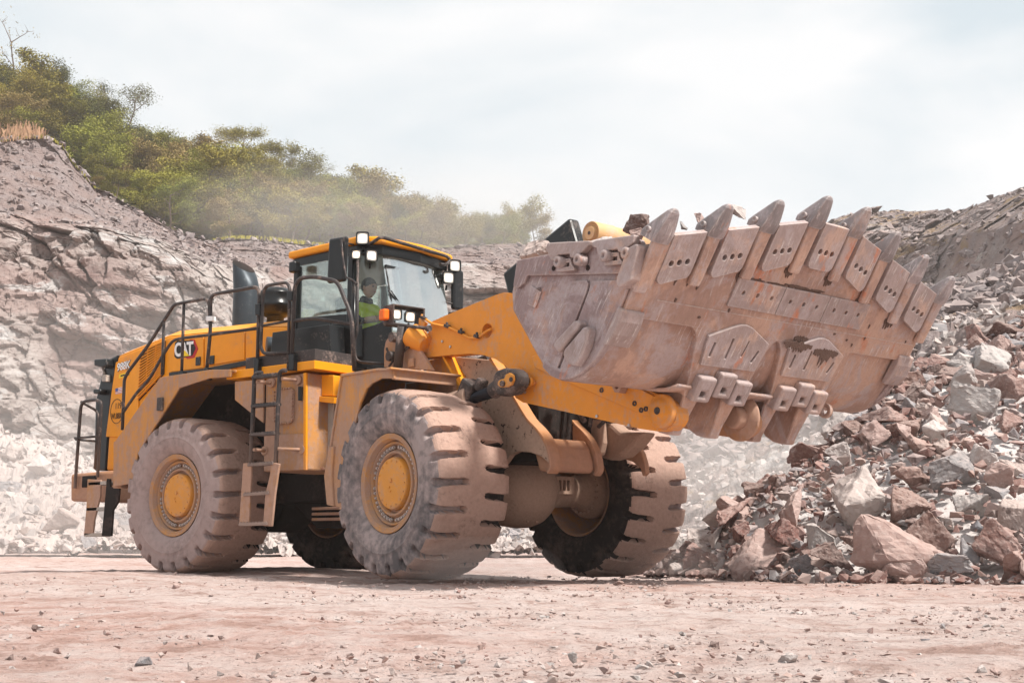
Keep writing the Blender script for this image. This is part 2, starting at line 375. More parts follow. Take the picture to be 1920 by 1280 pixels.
# hood doors: thin proud panels with real gaps
def panel(name, z, pts, y, mat='yellow_paint', t=.016, b=.006, parent=L):
    m = M(); m.prism(sideR(z, pts, y), y-t, y); return m.build(name, mat, parent, b)
HY = -.852
d1 = panel('hood_door', z1, [(640, 695), (842, 672), (842, 862), (640, 888)], HY)
d2 = panel('hood_door', z1, [(850, 671), (1088, 640), (1088, 812), (850, 852)], HY)
d3 = panel('hood_door', z1, [(1096, 639), (1176, 629), (1176, 802), (1096, 812)], HY)
d4 = panel('side_panel', z1, [(316, 830), (466, 752), (452, 1050), (450, 1280), (256, 1275), (290, 1010)], HY)
for d, c in ((d1, (806, 822)), (d2, (888, 815))):
    q = rY(*z1(*c), HY-.02); m = M(); m.box((q[0], q[1]-.004, q[2]), (.10, .02, .12)); m.build('latch', 'black_paint', d, .012)
m = M(); m.prism(sideR(z1, [(845, 868), (1176, 805), (1176, 835), (845, 900)], HY), HY-.03, HY); m.prism(sideR(z1, [(640, 892), (845, 868), (845, 900), (640, 915)], HY), HY-.03, HY)
m.build('hood_sill', 'black_paint', L, .004)
# louvred side grille: black backing, horizontal bars, frame
G0 = sideR(z1, [(470, 760), (612, 700), (602, 900), (452, 1060)], HY)
m = M(); m.prism(G0, HY-.012, HY+.0); sg = m.build('side_grille', 'under_steel', L)
m = M()
for k in range(16):
    t = (k+.5)/16
    def lerp(a, b): return (a[0]*(1-t)+b[0]*t, a[1]*(1-t)+b[1]*t)
    a = lerp(G0[0], G0[3]); b = lerp(G0[1], G0[2]); mx_ = ((a[0]+b[0])/2, (a[1]+b[1])/2); l = math.hypot(a[0]-b[0], a[1]-b[1])
    ang = math.atan2(b[1]-a[1], b[0]-a[0])
    m.box((mx_[0], HY-.03, mx_[1]), (l, .03, .013), Matrix.Rotation(-ang, 3, 'Y'))
for u in (.33, .66):
    a = (G0[0][0]*(1-u)+G0[1][0]*u, G0[0][1]*(1-u)+G0[1][1]*u); b = (G0[3][0]*(1-u)+G0[2][0]*u, G0[3][1]*(1-u)+G0[2][1]*u)
    m.box(((a[0]+b[0])/2, HY-.02, (a[1]+b[1])/2), (.02, .03, math.hypot(a[0]-b[0], a[1]-b[1])))
m.build('louvre', 'yellow_paint', sg)
# ---- lettering and marks on the hood side
def sidemap(z, x0, y0, xu, yu, yv, xv, y):
    """u-axis runs from pixel (x0,y0) to (xu,yu) in 1 unit; v-axis to (xv,yv)"""
    o = rY(*z(x0, y0), y); u = rY(*z(xu, yu), y)-o; v = rY(*z(xv, yv), y)-o
    return lambda a, b, w: Vector(o+u*a+v*b)+Vector((0, -w, 0))
def poly(name, mat, parent, P, pts, w0, w1, holes=None):
    m = M(); m.prismT(pts, lambda q, w: tuple(P(q[0], q[1], w)), w0, w1, holes); return m.build(name, mat, parent)
LY = HY-.017
P = sidemap(z1, 664, 812, 806, 790, 0, 0, LY) if False else None
def frame(z, bl, br, tl, y): 
    o = rY(*z(*bl), y); u = rY(*z(*br), y)-o; v = rY(*z(*tl), y)-o
    return lambda a, b, w: Vector(o+u*a+v*b)+Vector((0, -w, 0))
P = frame(z1, (664, 812), (806, 800), (664, 702), LY)
em = poly('emblem', 'label_red', d1, P, [(.55, -.03), (.83, 0), (1, .46), (.85, .98), (.66, 1.0), (.35, .5), (.42, .12)], .000, .004)
poly('emblem_field', 'label_black', em, P, [(.0, .16), (.03, .9), (.14, 1.0), (.78, .94), (.90, .5), (.76, .12), (.12, .02)], .0045, .007)
for ch, x, w_, k in (('C', .02, .30, 1.28), ('A', .29, .32, 1.10), ('T', .55, .30, 1.28)):
    hgt = .72*(1.0 if ch != 'A' else .82)
    textmesh(ch, 1.0, 'letter', 'white_paint', em, (lambda x, k, h: (lambda u, v, w: P(x+u*.43, .17+(0 if h > .7 else .10)+v*1.0*h/.72, .0075+w+.004)))(x, k, hgt), .004, 1, .035)
poly('emblem_triangle', 'label_yellow', em, P, [(.30, .12), (.46, .45), (.66, .12)], .0122, .014)
P = frame(z1, (318, 885), (408, 862), (322, 832), LY)
poly('model_backing', 'label_black', d4, P, [(.0, -.1), (.98, -.06), (.95, 1.05), (.02, 1.0)], 0, .0015) if False else None
textmesh('988K', 1.0, 'model_number', 'label_black', d4, lambda u, v, w: P(u*.40+.015, .02+v*1.22, .001+w), .002, 1, .07)
textmesh('988K', 1.0, 'model_number', 'white_paint', d4, lambda u, v, w: P(u*.40+.0, .06+v*1.22, .004+w), .002, 1, .02)
P = frame(z1, (330, 926), (392, 908), (332, 902), LY)
sb = poly('series_label', 'label_yellow', d4, P, [(0, 0), (1, 0), (1, 1), (0, 1)], 0, .002)
poly('series_bar', 'label_black', sb, P, [(.15, .3), (.55, .3), (.55, .7), (.15, .7)], .0025, .004)
poly('series_bar', 'label_black', sb, P, [(.66, .1), (1.0, .1), (1.0, .9), (.66, .9)], .0025, .004)
P = frame(z1, (309, 1021), (348, 1013), (309, 986), LY)
fl_ = poly('flag_sticker', 'white_paint', d4, P, [(0, 0), (1, 0), (1, 1), (0, 1)], 0, .002)
poly('flag_canton', 'label_blue', fl_, P, [(0, .45), (.42, .45), (.42, 1), (0, 1)], .0022, .0036)
for k in range(4):
    y0 = .04+k*.25; poly('flag_stripe', 'label_red', fl_, P, [(.0 if k < 2 else .44, y0), (1, y0), (1, y0+.11), (.0 if k < 2 else .44, y0+.11)], .0022, .0032)
P = frame(z1, (278, 1200), (352, 1194), (282, 1052), LY)
ring = [(.5+.52*math.cos(a), .5+.5*math.sin(a)) for a in np.linspace(0, 2*math.pi, 41)[:-1]]; ring2 = [(.5+.49*math.cos(a), .5+.475*math.sin(a)) for a in np.linspace(0, 2*math.pi, 41)[:-1]]
rg = poly('fleet_number_ring', 'label_black', d4, P, ring, 0, .003, [ring2])
textmesh('119', 1.0, 'fleet_number', 'label_black', rg, lambda u, v, w: P(.34+u*.36, .60+v*.34, w+.002), .003)
textmesh('WL8800', 1.0, 'fleet_number', 'label_black', rg, lambda u, v, w: P(.07+u*.25, .20+v*.34, w+.002), .003)
# ---- hood kit: exhaust stack, intake pre-cleaner
def rc(px, py, y): return rY(px, py, y)
m = M(); e0 = rc(460, 600, 0); e1 = rc(462, 530, 0); r = .185
pts = [(e0[0], 0, e0[2]-.2), (e0[0]+.01, 0, 3.95)]
n = 28; rings = []
prof = [((e0[0], 3.2), 0, r), ((e0[0]+.0, 3.98), 0, r), ((e0[0]-.02, 4.10), 8, r*.99), ((e0[0]-.045, 4.22), 16, r*.96), ((e0[0]-.08, 4.33), 24, r*.9)]
vs = []
for (x, z), tl, rr in prof:
    for i in range(n):
        a = 2*math.pi*i/n; dx = rr*math.cos(a); dy = rr*math.sin(a); vs.append((x+dx*math.cos(rad(tl)), dy, z-0*dx+dx*math.sin(rad(tl))*-1.6))
m.add(vs, [(k*n+i, k*n+(i+1) % n, (k+1)*n+(i+1) % n, (k+1)*n+i) for k in range(len(prof)-1) for i in range(n)], True)
m.build('exhaust_stack', 'exhaust_steel', L)
m = M(); m.add(vs[-n:], [tuple(range(n))]); m.build('exhaust_mouth', 'under_steel', L)
c = rc(517, 575, -.1); R0 = .245
m = M(); m.latheZ([(-.27, .0), (-.27, .12), (-.14, .12), (-.12, .16), (-.08, R0*.98), (.0, R0), (.005, R0*1.02), (.05, R0*1.02), (.055, R0), (.17, R0*.97), (.19, R0*.99), (.21, R0*.97), (.27, R0*.72), (.29, 0)], (c[0], -.1, c[2]-.02))
m.build('intake_cleaner', 'black_paint', L)
m = M(); m.latheZ([(-.55, .13), (-.27, .13), (-.27, .0)], (c[0], -.1, c[2]-.02)); m.build('intake_pipe', 'exhaust_steel', L)
# ---- rear fenders
def fender_rear(sg, nm):
    Y0, Y1 = -1.76*sg, -.86*sg
    outer = [tuple(rY(*a, -1.76)[[0, 2]]) for a in ((213, 912), (214, 829), (300, 707), (392, 693), (432, 692))]
    inner = [tuple(rY(*a, -1.76)[[0, 2]]) for a in ((432, 706), (392, 709), (336, 727), (258, 850), (250, 905))]
    m = M(); m.prism(outer+inner, Y0, Y0+.03*sg)
    for a, b in zip(outer[:-1], outer[1:]):
        d = np.array([b[0]-a[0], b[1]-a[1]]); nn = np.array([d[1], -d[0]])/np.hypot(*d)*.03
        m.prism([a, b, (b[0]+nn[0], b[1]+nn[1]), (a[0]+nn[0], a[1]+nn[1])], Y0+.03*sg, Y1)
    o = m.build('rear_fender', 'fender_paint', L, .008)
    # inner wall of the wheel arch
    m = M(); m.prism([(outer[1][0], 1.3), outer[1], outer[2], outer[4], (1.3, outer[4][1]), (1.3, 1.3)], Y1-.02*sg, Y1+.04*sg); m.build('arch_panel', 'under_steel', L)
    return o
rf = fender_rear(1, 'n'); fender_rear(-1, 'f')
q = rY(*z1(583, 1080), -1.77); m = M(); m.box((q[0], -1.785, q[2]), (.09, .05, .17)); m.build('rubber_stop', 'black_dusty', rf, .01)
# mud flap pieces under the rear fender
a = [tuple(rY(*z7(*q), -1.7)[[0, 2]]) for q in ((825, 300), (880, 300), (880, 640), (820, 640))]
m = M(); m.prism(a, -1.7, -1.05); m.build('mud_flap', 'fender_paint', L, .01)
# ---- walkway, kick plates, battery box (mirrored so that the far side exists too)
for sg in (1, -1):
    c0 = rY(590, 675, -1.66); X1 = c0[0]; zt = rY(590, 675, -1.66)[2]; zb_ = rY(590, 691, -1.66)[2]
    X0 = rY(425, 692, -1.66)[0]; Z0 = rY(425, 692, -1.66)[2]
    m = M(); pl = [(X0, -1.66*sg), (X1-.0, -1.66*sg), (X1+.02, -1.05*sg), (X1-.15, -.86*sg), (X0, -.86*sg)]
    m.prismT(pl, lambda a, w: (a[0], a[1], w+(a[0]-X1)*0), zb_, zt); m.build('walkway', 'yellow_paint', L, .006)
    m = M(); pk = [(X1-1.25, -1.64*sg), (X1-.02, -1.64*sg), (X1, -1.04*sg), (X1-.03, -1.04*sg), (X1-.05, -1.61*sg), (X1-1.25, -1.61*sg)]
    m.prismT(pk, lambda a, w: (a[0], a[1], w), zt+.002, zt+.14); m.build('kick_plate', 'black_dusty', L, .004)
c0 = rY(590, 675, -1.66)
m = M(); a = sideR(z1, [(1250, 650), (1590, 600), (1600, 775), (1215, 778), (1240, 770)], -1.25); m.prism(a, -1.25, -.95); m.build('battery_box', 'black_paint', L, .012)
m = M(); a = sideR(z1, [(1600, 598), (1722, 590), (1722, 790), (1600, 775)], -1.0); m.prism(a, -1.0, -.8); sp = m.build('cab_step_panel', 'black_paint', L, .012)
q0 = rY(*z1(1655, 660), -1.02); q1 = rY(*z1(1655, 778), -1.02); m = M(); m.box((q0[0], -1.012, (q0[2]+q1[2])/2), (.022, .02, q0[2]-q1[2])); m.build('white_strip', 'white_paint', sp)
q = rY(*z1(1240, 725), -1.1); m = M(); m.cyl((q[0]-.06, -1.12, q[2]), (q[0]+.02, -1.0, q[2]), .11); m.build('breather_cap', 'exhaust_steel', L, .01)
# ---- tank and service boxes on the near side
TY = -1.62
m = M(); a = sideR(zg, [(262, 235), (530, 195), (530, 812), (253, 822)], TY); m.prism(a, TY, -.80); tank = m.build('fuel_tank', 'fender_paint', L, .02)
a = sideR(zg, [(80, 255), (262, 240), (258, 515), (80, 370)], TY-.0); m = M(); m.prism(a, TY-.03, TY-.004); gs = m.build('gusset_plate', 'fender_paint', L, .006)
m = M(); a = sideR(zg, [(262, 590), (514, 582), (514, 810), (262, 820)], TY); m.prism(a, TY-.025, TY-.002); m.build('lower_cover', 'dirty_plate', tank, .006)
# inspection cover with its ring of bolts
cx = [(328, 318), (345, 298), (430, 293), (450, 310), (445, 500), (425, 520), (345, 524), (328, 505)]
m = M(); a = sideR(zg, cx, TY); m.prism(a, TY-.03, TY-.002); ic = m.build('inspection_cover', 'dirty_plate', tank, .006)
m = M(); cxm, czm = sum(p_[0] for p_ in a)/8, sum(p_[1] for p_ in a)/8
for i in range(8):
    p0, p1 = a[i], a[(i+1) % 8]; l = math.hypot(p1[0]-p0[0], p1[1]-p0[1]); k = max(1, round(l/.045))
    for j in range(k):
        t = j/k; x = p0[0]*(1-t)+p1[0]*t; z = p0[1]*(1-t)+p1[1]*t; x += (cxm-x)*.06; z += (czm-z)*.04
        m.cyl((x, TY-.03, z), (x, TY-.05, z), .014, n=6)
m.build('bolt_ring', 'dirty_plate', ic)
m = M(); a = sideR(zg, [(478, 285), (500, 285), (497, 375), (478, 375)], TY-.03); m.prism(a, TY-.06, TY-.03); m.build('sight_glass', 'black_paint', tank, .008)
m = M(); a = sideR(zg, [(512, 200), (530, 198), (530, 812), (512, 812)], TY-.0); m.prism(a, TY-.03, TY-.0); m.build('corner_post', 'yellow_paint', tank, .006)
SY = -1.30
m = M(); a = sideR(zg, [(535, 205), (692, 212), (692, 345), (580, 342), (535, 320)], SY-.1); m.prism(a, SY-.1, -.7); m.build('service_box', 'yellow_paint', L, .01)
m = M(); a = sideR(zg, [(578, 345), (706, 352), (702, 392), (580, 378)], SY-.12); m.prism(a, SY-.14, -.7); m.build('ledge', 'yellow_paint', L, .006)
m = M(); a = sideR(zg, [(580, 380), (696, 392), (660, 790), (570, 792)], SY); m.prism(a, SY, -.72); m.build('heat_shield', 'galvanised', L, .006)
m = M(); a = sideR(zg, [(540, 788), (640, 795), (640, 812), (540, 806)], SY-.1); m.prism(a, SY-.12, -.72); m.build('lower_ledge', 'yellow_dusty', L, .006)
m = M(); a = sideR(zg, [(546, 436), (578, 436), (572, 805), (546, 805)], SY-.06); m.prism(a, SY-.1, -1.1); m.build('filter_housing', 'black_dusty', L, .01)
q = rY(*zg(562, 735), -1.42); m = M(); m.cyl((q[0], -1.43, q[2]-.09), (q[0], -1.43, q[2]+.09), .03); m.build('sight_tube', 'white_paint', L)
# ---- side ladder: rails, rungs, lower hanging section
LYD = -1.86
def tubeR(name, z, pts, y, r=.022, mat='rail_steel', parent=L, extra=None):
    m = M(); m.tube([rY(*z(*p_), y) for p_ in pts], r); 
    if extra:
        for e in extra: m.tube([rY(*z(*p_), yy) for p_, yy in e], r*.9)
    return m.build(name, mat, parent)
lad = empty('ladder', parent=L)
tubeR('rail', zg, [(168, 775), (185, 420), (192, 222), (205, 200), (240, 198)], LYD, .026, parent=lad)
tubeR('rail', zg, [(327, 770), (342, 400), (352, 200), (365, 184), (392, 182)], LYD, .026, parent=lad)
for l, r_ in (((192, 228), (350, 212)), ((186, 410), (345, 396)), ((178, 590), (335, 580)), ((165, 780), (325, 770)), ((138, 968), (300, 956)), ((110, 1155), (290, 1150))):
    a = rY(*zg(*l), LYD); b = rY(*zg(*r_), LYD); m = M(); m.box((a+b)/2, (np.hypot(*(b-a)[[0, 2]]), .09, .035), Matrix.Rotation(-math.atan2(b[2]-a[2], b[0]-a[0]), 3, 'Y'))
    k = 9
    for i in range(k): 
        t = (i+.5)/k; c_ = a*(1-t)+b*t; m.box((c_[0], c_[1], c_[2]+.022), (.02, .085, .012))
    m.build('rung', 'rail_steel', lad, .004)
for pts in ([(132, 768), (186, 768), (168, 1165), (106, 1160)], [(308, 762), (360, 772), (332, 970), (313, 1168), (257, 1163), (273, 960), (302, 840)]):
    m = M(); m.prism(sideR(zg, pts, LYD), LYD-.03, LYD+.0); m.build('side_plate', 'dirty_plate', lad, .008)
for pts in ([((205, 255), LYD), ((310, 262), TY)], [((360, 235), LYD), ((475, 245), TY)], [((188, 683), LYD), ((268, 690), TY)], [((338, 677), LYD), ((500, 683), TY)]):
    m = M(); m.tube([rY(*zg(*p_), y) for p_, y in pts], .02, bend=0)
    e = rY(*zg(*pts[1][0]), TY); m.cyl((e[0], TY, e[2]), (e[0], TY-.04, e[2]), .055); m.build('bracket', 'dirty_plate', lad)
# ---- rear step at the counterweight
st = empty('rear_step', parent=L); SYR = -1.5
for pts in ([(650, 575), (745, 580), (740, 700), (698, 870), (688, 968), (622, 985), (640, 800)], [(790, 570), (812, 572), (815, 630), (882, 640), (872, 740), (835, 800), (822, 988), (752, 985), (770, 800)]):
    m = M(); m.prism(sideR(z7, pts, SYR), SYR-.03, SYR+.0); m.build('side_plate', 'under_steel' if pts[0][0] > 700 else 'dirty_plate', st, .006)
for l, r_ in (((655, 606), (785, 604)), ((640, 792), (772, 790)), ((625, 978), (755, 978))):
    a = rY(*z7(*l), SYR); b = rY(*z7(*r_), SYR); m = M(); m.box((a+b)/2+np.array([0, .04, 0]), (b[0]-a[0], .14, .05)); m.build('tread', 'galvanised', st, .006)
# ---- rear guard rail and lamps
rr_ = empty('rear_rail', parent=L)
tubeR('rail', z7, [(545, 640), (590, 12), (700, -5), (735, 15), (735, 60), (710, 560)], -1.3, .024, parent=rr_)
m = M(); a = rY(*z7(590, 12), -1.3); b = rY(*z7(700, 75), -1.0); c_ = rY(*z7(715, 110), -1.0); d_ = rY(*z7(690, 500), -1.0); m.tube([a, b, c_, d_], .02); m.build('rail', 'rail_steel', rr_)
tubeR('rail', z7, [(545, 276), (725, 262)], -1.3, .018, parent=rr_)
m = M(); m.tube([rY(*z7(548, 285), -1.3), rY(*z7(700, 298), -1.0)], .018); m.build('rail', 'rail_steel', rr_)
for pts in ([(185, 812), (258, 806), (262, 850), (232, 862), (186, 850)], [(180, 990), (222, 988), (224, 1010), (206, 1020), (180, 1018)]):
    m = M(); m.prism(sideR(z1, pts, -.95), -.97, -.76); m.build('rear_lamp', 'black_paint', L, .02)
m = M(); a = rY(*z1(230, 860), -.86); b = rY(*z1(245, 900), -.86); m.tube([a, b], .02); m.prism(sideR(z1, [(236, 905), (262, 905), (262, 945), (236, 945)], -.9), -.93, -.85); m.build('lamp_bracket', 'galvanised', L, .008)
# ---- handrails along the walkway
HYR = -1.68
hr = empty('handrail', parent=L)
tubeR('rail', z1, [(350, 1235), (362, 930), (382, 890), (500, 735), (655, 492), (672, 480), (870, 443), (876, 600)], HYR, .022, parent=hr)
tubeR('rail', z1, [(355, 1130), (440, 1005), (510, 935), (600, 775), (650, 700), (700, 685), (868, 665), (1165, 625)], HYR, .020, parent=hr)
tubeR('post', z1, [(720, 470), (706, 890)], HYR, .020, parent=hr); tubeR('post', z1, [(600, 585), (588, 905)], HYR, .020, parent=hr)
tubeR('rail', z1, [(856, 880), (878, 650), (880, 440), (905, 420), (1140, 378), (1165, 385), (1172, 420), (1158, 900)], HYR, .023, parent=hr)
tubeR('gate', z1, [(1355, 770), (1200, 778), (1180, 740), (1195, 410), (1215, 370), (1355, 345), (1345, 880)], HYR, .021, parent=hr)
tubeR('rail', z1, [(1362, 880), (1385, 370), (1415, 325), (1500, 314), (1625, 340), (1650, 365), (1725, 550), (1742, 880)], HYR, .025, parent=hr)
tubeR('rail', z1, [(1376, 582), (1495, 562), (1735, 602)], HYR, .020, parent=hr)
tubeR('rail', z1, [(1195, 610), (1340, 582)], HYR, .017, parent=hr)
for pts in ([(690, 880), (720, 880), (720, 960), (690, 960)], [(842, 860), (868, 860), (868, 935), (842, 935)], [(1140, 805), (1170, 805), (1165, 905), (1140, 905)], [(1350, 780), (1382, 780), (1380, 878), (1350, 878)], [(1340, 402), (1372, 402), (1370, 460), (1340, 460)], [(1148, 478), (1178, 478), (1176, 548), (1148, 548)]):
    m = M(); m.prism(sideR(z1, pts, HYR-.03), HYR-.04, HYR+.03); m.build('rail_socket', 'black_paint', hr, .008)
m = M(); m.prism(sideR(z1, [(852, 552), (890, 552), (890, 580), (852, 582)], HYR-.03), HYR-.03, HYR+.03); m.build('clamp', 'white_paint', hr, .006)
for pl in ([(-1.4, -0, 2.2)],):
    m = M(); m.tube([(-1.9, 1.68, 1.6), (-1.8, 1.68, 2.6), (-.6, 1.68, 3.6), (2.3, 1.68, 3.6), (2.35, 1.68, 2.45)], .022)
    for x in (-.6, .6, 1.6): m.tube([(x, 1.68, 2.4), (x, 1.68, 3.6)], .02)
    m.build('rail', 'rail_steel', hr)

# ================================================================== CAB
cab = empty('cab', parent=L)
zr = 4.06; zf0 = 2.45           # roof edge, cab floor
NW, FW = -.80, .80              # side walls
XB, XC, XF = 1.12, 2.17, 2.42   # rear wall, corner post, windscreen
# roof: yellow lid over a black eave
def roofpoly(g): return [(.93-g, -.80-g), (2.25+g*.5, -.86-g), (2.52+g, -.66-g), (2.60+g, 0), (2.52+g, .66+g), (2.25+g*.5, .86+g), (.93-g, .80+g)]
m = M(); m.prismT(roofpoly(.0), lambda a, w: (a[0], a[1], w), zr-.02, zr+.075); m.build('roof', 'yellow_paint', cab, .03, seg=3)
m = M(); m.prismT(roofpoly(-.05), lambda a, w: (a[0], a[1], w), zr-.15, zr-.022); m.build('roof_eave', 'black_paint', cab, .012)
def quad(name, pts, mat, th=.012, parent=cab, bevel=0):
    a, b, c_, d_ = [Vector(p_) for p_ in pts]; nn = (b-a).cross(d_-a).normalized()*th
    m = M(); m.add([a, b, c_, d_, a+nn, b+nn, c_+nn, d_+nn], [(0, 1, 2, 3), (7, 6, 5, 4), (0, 4, 5, 1), (1, 5, 6, 2), (2, 6, 7, 3), (3, 7, 4, 0)]); return m.build(name, mat, parent, bevel)
ztop = zr-.15
for sg in (1, -1):
    y = NW*sg
    # door glass with black frame; glass lower edge rises to the front
    wl = rY(*z1(1382, 568), NW)[2]; wl2 = rY(*z1(1700, 545), NW)[2]
    quad('door_glass', [(XB+.06, y, wl), (XC-.07, y, wl2), (XC-.07, y, ztop), (XB+.02, y, ztop)], 'window_glass')
    quad('door_lower', [(XB, y+.004*sg, zf0), (XC, y+.004*sg, zf0), (XC, y+.004*sg, wl2), (XB, y+.004*sg, wl)], 'black_paint', .03*sg)
    m = M(); m.box((XC-.03, y, (ztop+zf0)/2), (.10, .09, ztop-zf0)); m.build('cab_post', 'black_paint', cab, .015)
    m = M(); m.box((XB+.02, y, (ztop+zf0)/2), (.08, .09, ztop-zf0)); m.build('cab_post', 'black_paint', cab, .015)
    # corner window between post and windscreen, with its slanted black foot
    zc1 = rY(*z3(695, 885), NW)[2]; zc2 = rX(*z3(868, 812), XF)[2]
    quad('corner_window', [(XC+.02, y, zc1), (XF+.16, y*.70, zc2), (XF, y*.70, ztop), (XC+.02, y, ztop)], 'window_glass')
    quad('corner_panel', [(XC+.02, y, zf0-.25), (XF+.20, y*.70, zf0-.25), (XF+.18, y*.70, zc2), (XC+.02, y, zc1)], 'black_paint', .03)
zw0 = rX(*z3(900, 880), XF)[2]+.02
m = M(); wy = .56; nn = 10; vs = []; fs = []
for i in range(nn+1):
    t = i/nn*2-1; y = wy*t; x = XF+.07*(1-t*t)
    for z in (zw0-.05, ztop-.01): vs.append((x+(.20 if z < 3.5 else 0), y, z))
fs = [(2*i, 2*i+2, 2*i+3, 2*i+1) for i in range(nn)]; m.add(vs, fs, False); ws = m.build('windscreen', 'windscreen_glass', cab)
so = ws.modifiers.new('th', 'SOLIDIFY'); so.thickness = .012
m = M(); m.box((XF+.22, 0, (zw0+zf0-.35)/2), (.05, 1.1, zw0-zf0+.20)); m.build('front_panel', 'black_paint', cab, .01)
m = M(); m.box((XF+.045, 0, ztop-.13), (.03, 1.1, .03)); m.build('sun_strip', 'black_paint', cab)
m = M(); m.box((XB, 0, (zf0+3.1)/2), (.05, 1.55, 3.1-zf0)); m.build('rear_panel', 'black_paint', cab, .01)
quad('rear_window', [(XB, -.75, 3.1), (XB, .75, 3.1), (XB, .75, ztop), (XB, -.75, ztop)], 'window_glass')
m = M(); m.box(((XB+XF)/2, 0, zf0), (XF-XB, 1.6, .06)); m.build('floor', 'black_paint', cab)
m = M(); m.box(((XB+XF)/2-.05, 0, ztop+.02), (XF-XB-.1, 1.5, .03)); m.build('headliner', 'seat_fabric', cab)
# inside: seat, console, steering column, wheel
m = M(); m.box((1.62, 0, 2.86), (.5, .52, .16)); m.box((1.36, 0, 3.22), (.14, .5, .72), Matrix.Rotation(rad(-10), 3, 'Y')); m.box((1.28, 0, 3.62), (.1, .26, .2)); m.box((1.62, 0, 2.63), (.36, .36, .3)); m.box((1.72, -.33, 2.98), (.42, .10, .10)); m.box((1.72, .33, 2.98), (.42, .10, .10))
m.build('seat', 'seat_fabric', cab, .04)
m = M(); m.tube([(2.2, -.03, 2.5), (2.05, -.03, 3.02)], .05); m.tube([Vector((2.02, -.03, 3.07))+Matrix.Rotation(rad(-28), 3, 'Y') @ Vector((.19*math.cos(a), .19*math.sin(a), 0)) for a in np.linspace(0, 2*math.pi, 25)], .016, bend=0)
m.build('steering_wheel', 'seat_fabric', cab)
# wipers
q = [rX(*z3(*p_), XF+.1) for p_ in ((893, 398), (905, 480), (920, 575))]; m = M(); m.tube(q, .009, bend=0); m.tube([rX(*z3(*p_), XF+.12) for p_ in ((905, 470), (940, 690), (945, 700))], .012, bend=0)
m.tube([rX(*z3(*p_), XF+.13) for p_ in ((915, 575), (1045, 770))], .012, bend=0); m.tube([rX(*z3(*p_), XF+.14) for p_ in ((935, 580), (1055, 760))], .009, bend=0); m.build('wiper', 'black_paint', cab)
# lamps on the roof corners
def lampbox(z, pts, face, y, mat='lamp_lit_white', yd=.16, name='work_light'):
    a = sideR(z, pts, y); cx_ = sum(p_[0] for p_ in a)/len(a); cz_ = sum(p_[1] for p_ in a)/len(a)
    w_ = max(p_[0] for p_ in a)-min(p_[0] for p_ in a); h_ = max(p_[1] for p_ in a)-min(p_[1] for p_ in a)
    m = M(); m.box((cx_, y, cz_), (w_*.85, yd, h_)); o = m.build(name, 'black_paint', cab, .03)
    return o
def roundlamp(cx, cz_, y, s=.15, yaw=-12, mat='lamp_lit_white', par=cab, depth=.15, tilt=0):
    Rt = Matrix.Rotation(rad(yaw), 3, 'Z') @ Matrix.Rotation(rad(tilt), 3, 'Y'); c_ = Vector((cx, y, cz_))
    def sq(x, k, nn=28, e=.38): return [c_+Rt @ Vector((x, k*math.copysign(abs(math.cos(t))**e, math.cos(t)), k*math.copysign(abs(math.sin(t))**e, math.sin(t)))) for t in np.linspace(0, 2*math.pi, nn+1)[:-1]]
    def loft(secs, nn=28):
        q = M(); q.add([v for s_ in secs for v in s_], [(a_*nn+i, a_*nn+(i+1) % nn, (a_+1)*nn+(i+1) % nn, (a_+1)*nn+i) for a_ in range(len(secs)-1) for i in range(nn)]); return q
    m = loft([sq(-depth*.5, s*.22), sq(-depth*.42, s*.36), sq(-.01, s*.46), sq(depth*.5, s*.5), sq(depth*.5, s*.42), sq(depth*.40, s*.40)]); m.f.append(tuple(range(28))); m.sm.append(False); o = m.build('work_light', 'black_paint', par)
    m = loft([sq(depth*.42, s*.42), sq(depth*.42, s*.26)]); rf_ = m.build('reflector', 'reflector', o)
    m = M(); m.add(sq(depth*.43, s*.31, 28, .6), [tuple(range(28))]); m.build('lamp_face', mat, o)
    m = M(); m.tube([c_+Rt @ Vector((-.02, 0, -s*.5)), c_+Rt @ Vector((-.05, 0, -s*.9))], .014); m.build('mount', 'black_paint', o)
    return o
p = rY(*z3(740, 192), -.80); roundlamp(p[0]-.04, p[2], p[1], .165, -50)
p = rY(*z3(692, 313), -.85); roundlamp(p[0]-.04, p[2], p[1], .125, -50, 'lamp_lit')
p = rY(*z3(802, 320), -.74); roundlamp(p[0]-.05, p[2], p[1], .155, -35, 'lamp_lit_white')
p = rX(*z3(1410, 398), 2.55); roundlamp(p[0]-.02, p[2], p[1], .165, -30)
p = rX(*z3(1362, 487), 2.50); roundlamp(p[0]-.02, p[2], p[1], .165, -30)
# tubular bar across the roof front
m = M(); pts = [rY(*z3(770, 235), -.80)]+[rX(*z3(*p_), 2.62) for p_ in ((845, 183), (870, 180), (1350, 322), (1378, 345), (1350, 385), (1300, 382))]
m.tube(pts, .022); m.build('roof_bar', 'rail_steel', cab)
# mirrors
q = rY(*z3(535, 350), -1.18); m = M(); m.box((q[0], -1.18, q[2]), (.31, .07, .56), Matrix.Rotation(rad(2), 3, 'Y')); m.build('mirror', 'black_paint', cab, .045, seg=3)
m = M(); m.tube([rY(*z3(*p_), -1.22) for p_ in ((563, 195), (570, 330), (598, 485), (640, 495), (675, 530))], .012); m.tube([rY(*z3(*p_), y) for p_, y in (((565, 215), -1.2), ((650, 235), -.85))], .012); m.build('mirror_arm', 'rail_steel', cab)
q = rX(*z3(1428, 575), 2.5); m = M(); m.box((q[0], q[1], q[2]), (.07, .21, .55)); m.build('mirror', 'black_paint', cab, .04, seg=3)
m = M(); m.tube([rX(*z3(*p_), 2.5) for p_ in ((1400, 425), (1445, 435), (1468, 570), (1468, 660), (1455, 695), (1325, 662))], .014); m.build('mirror_arm', 'rail_steel', cab)
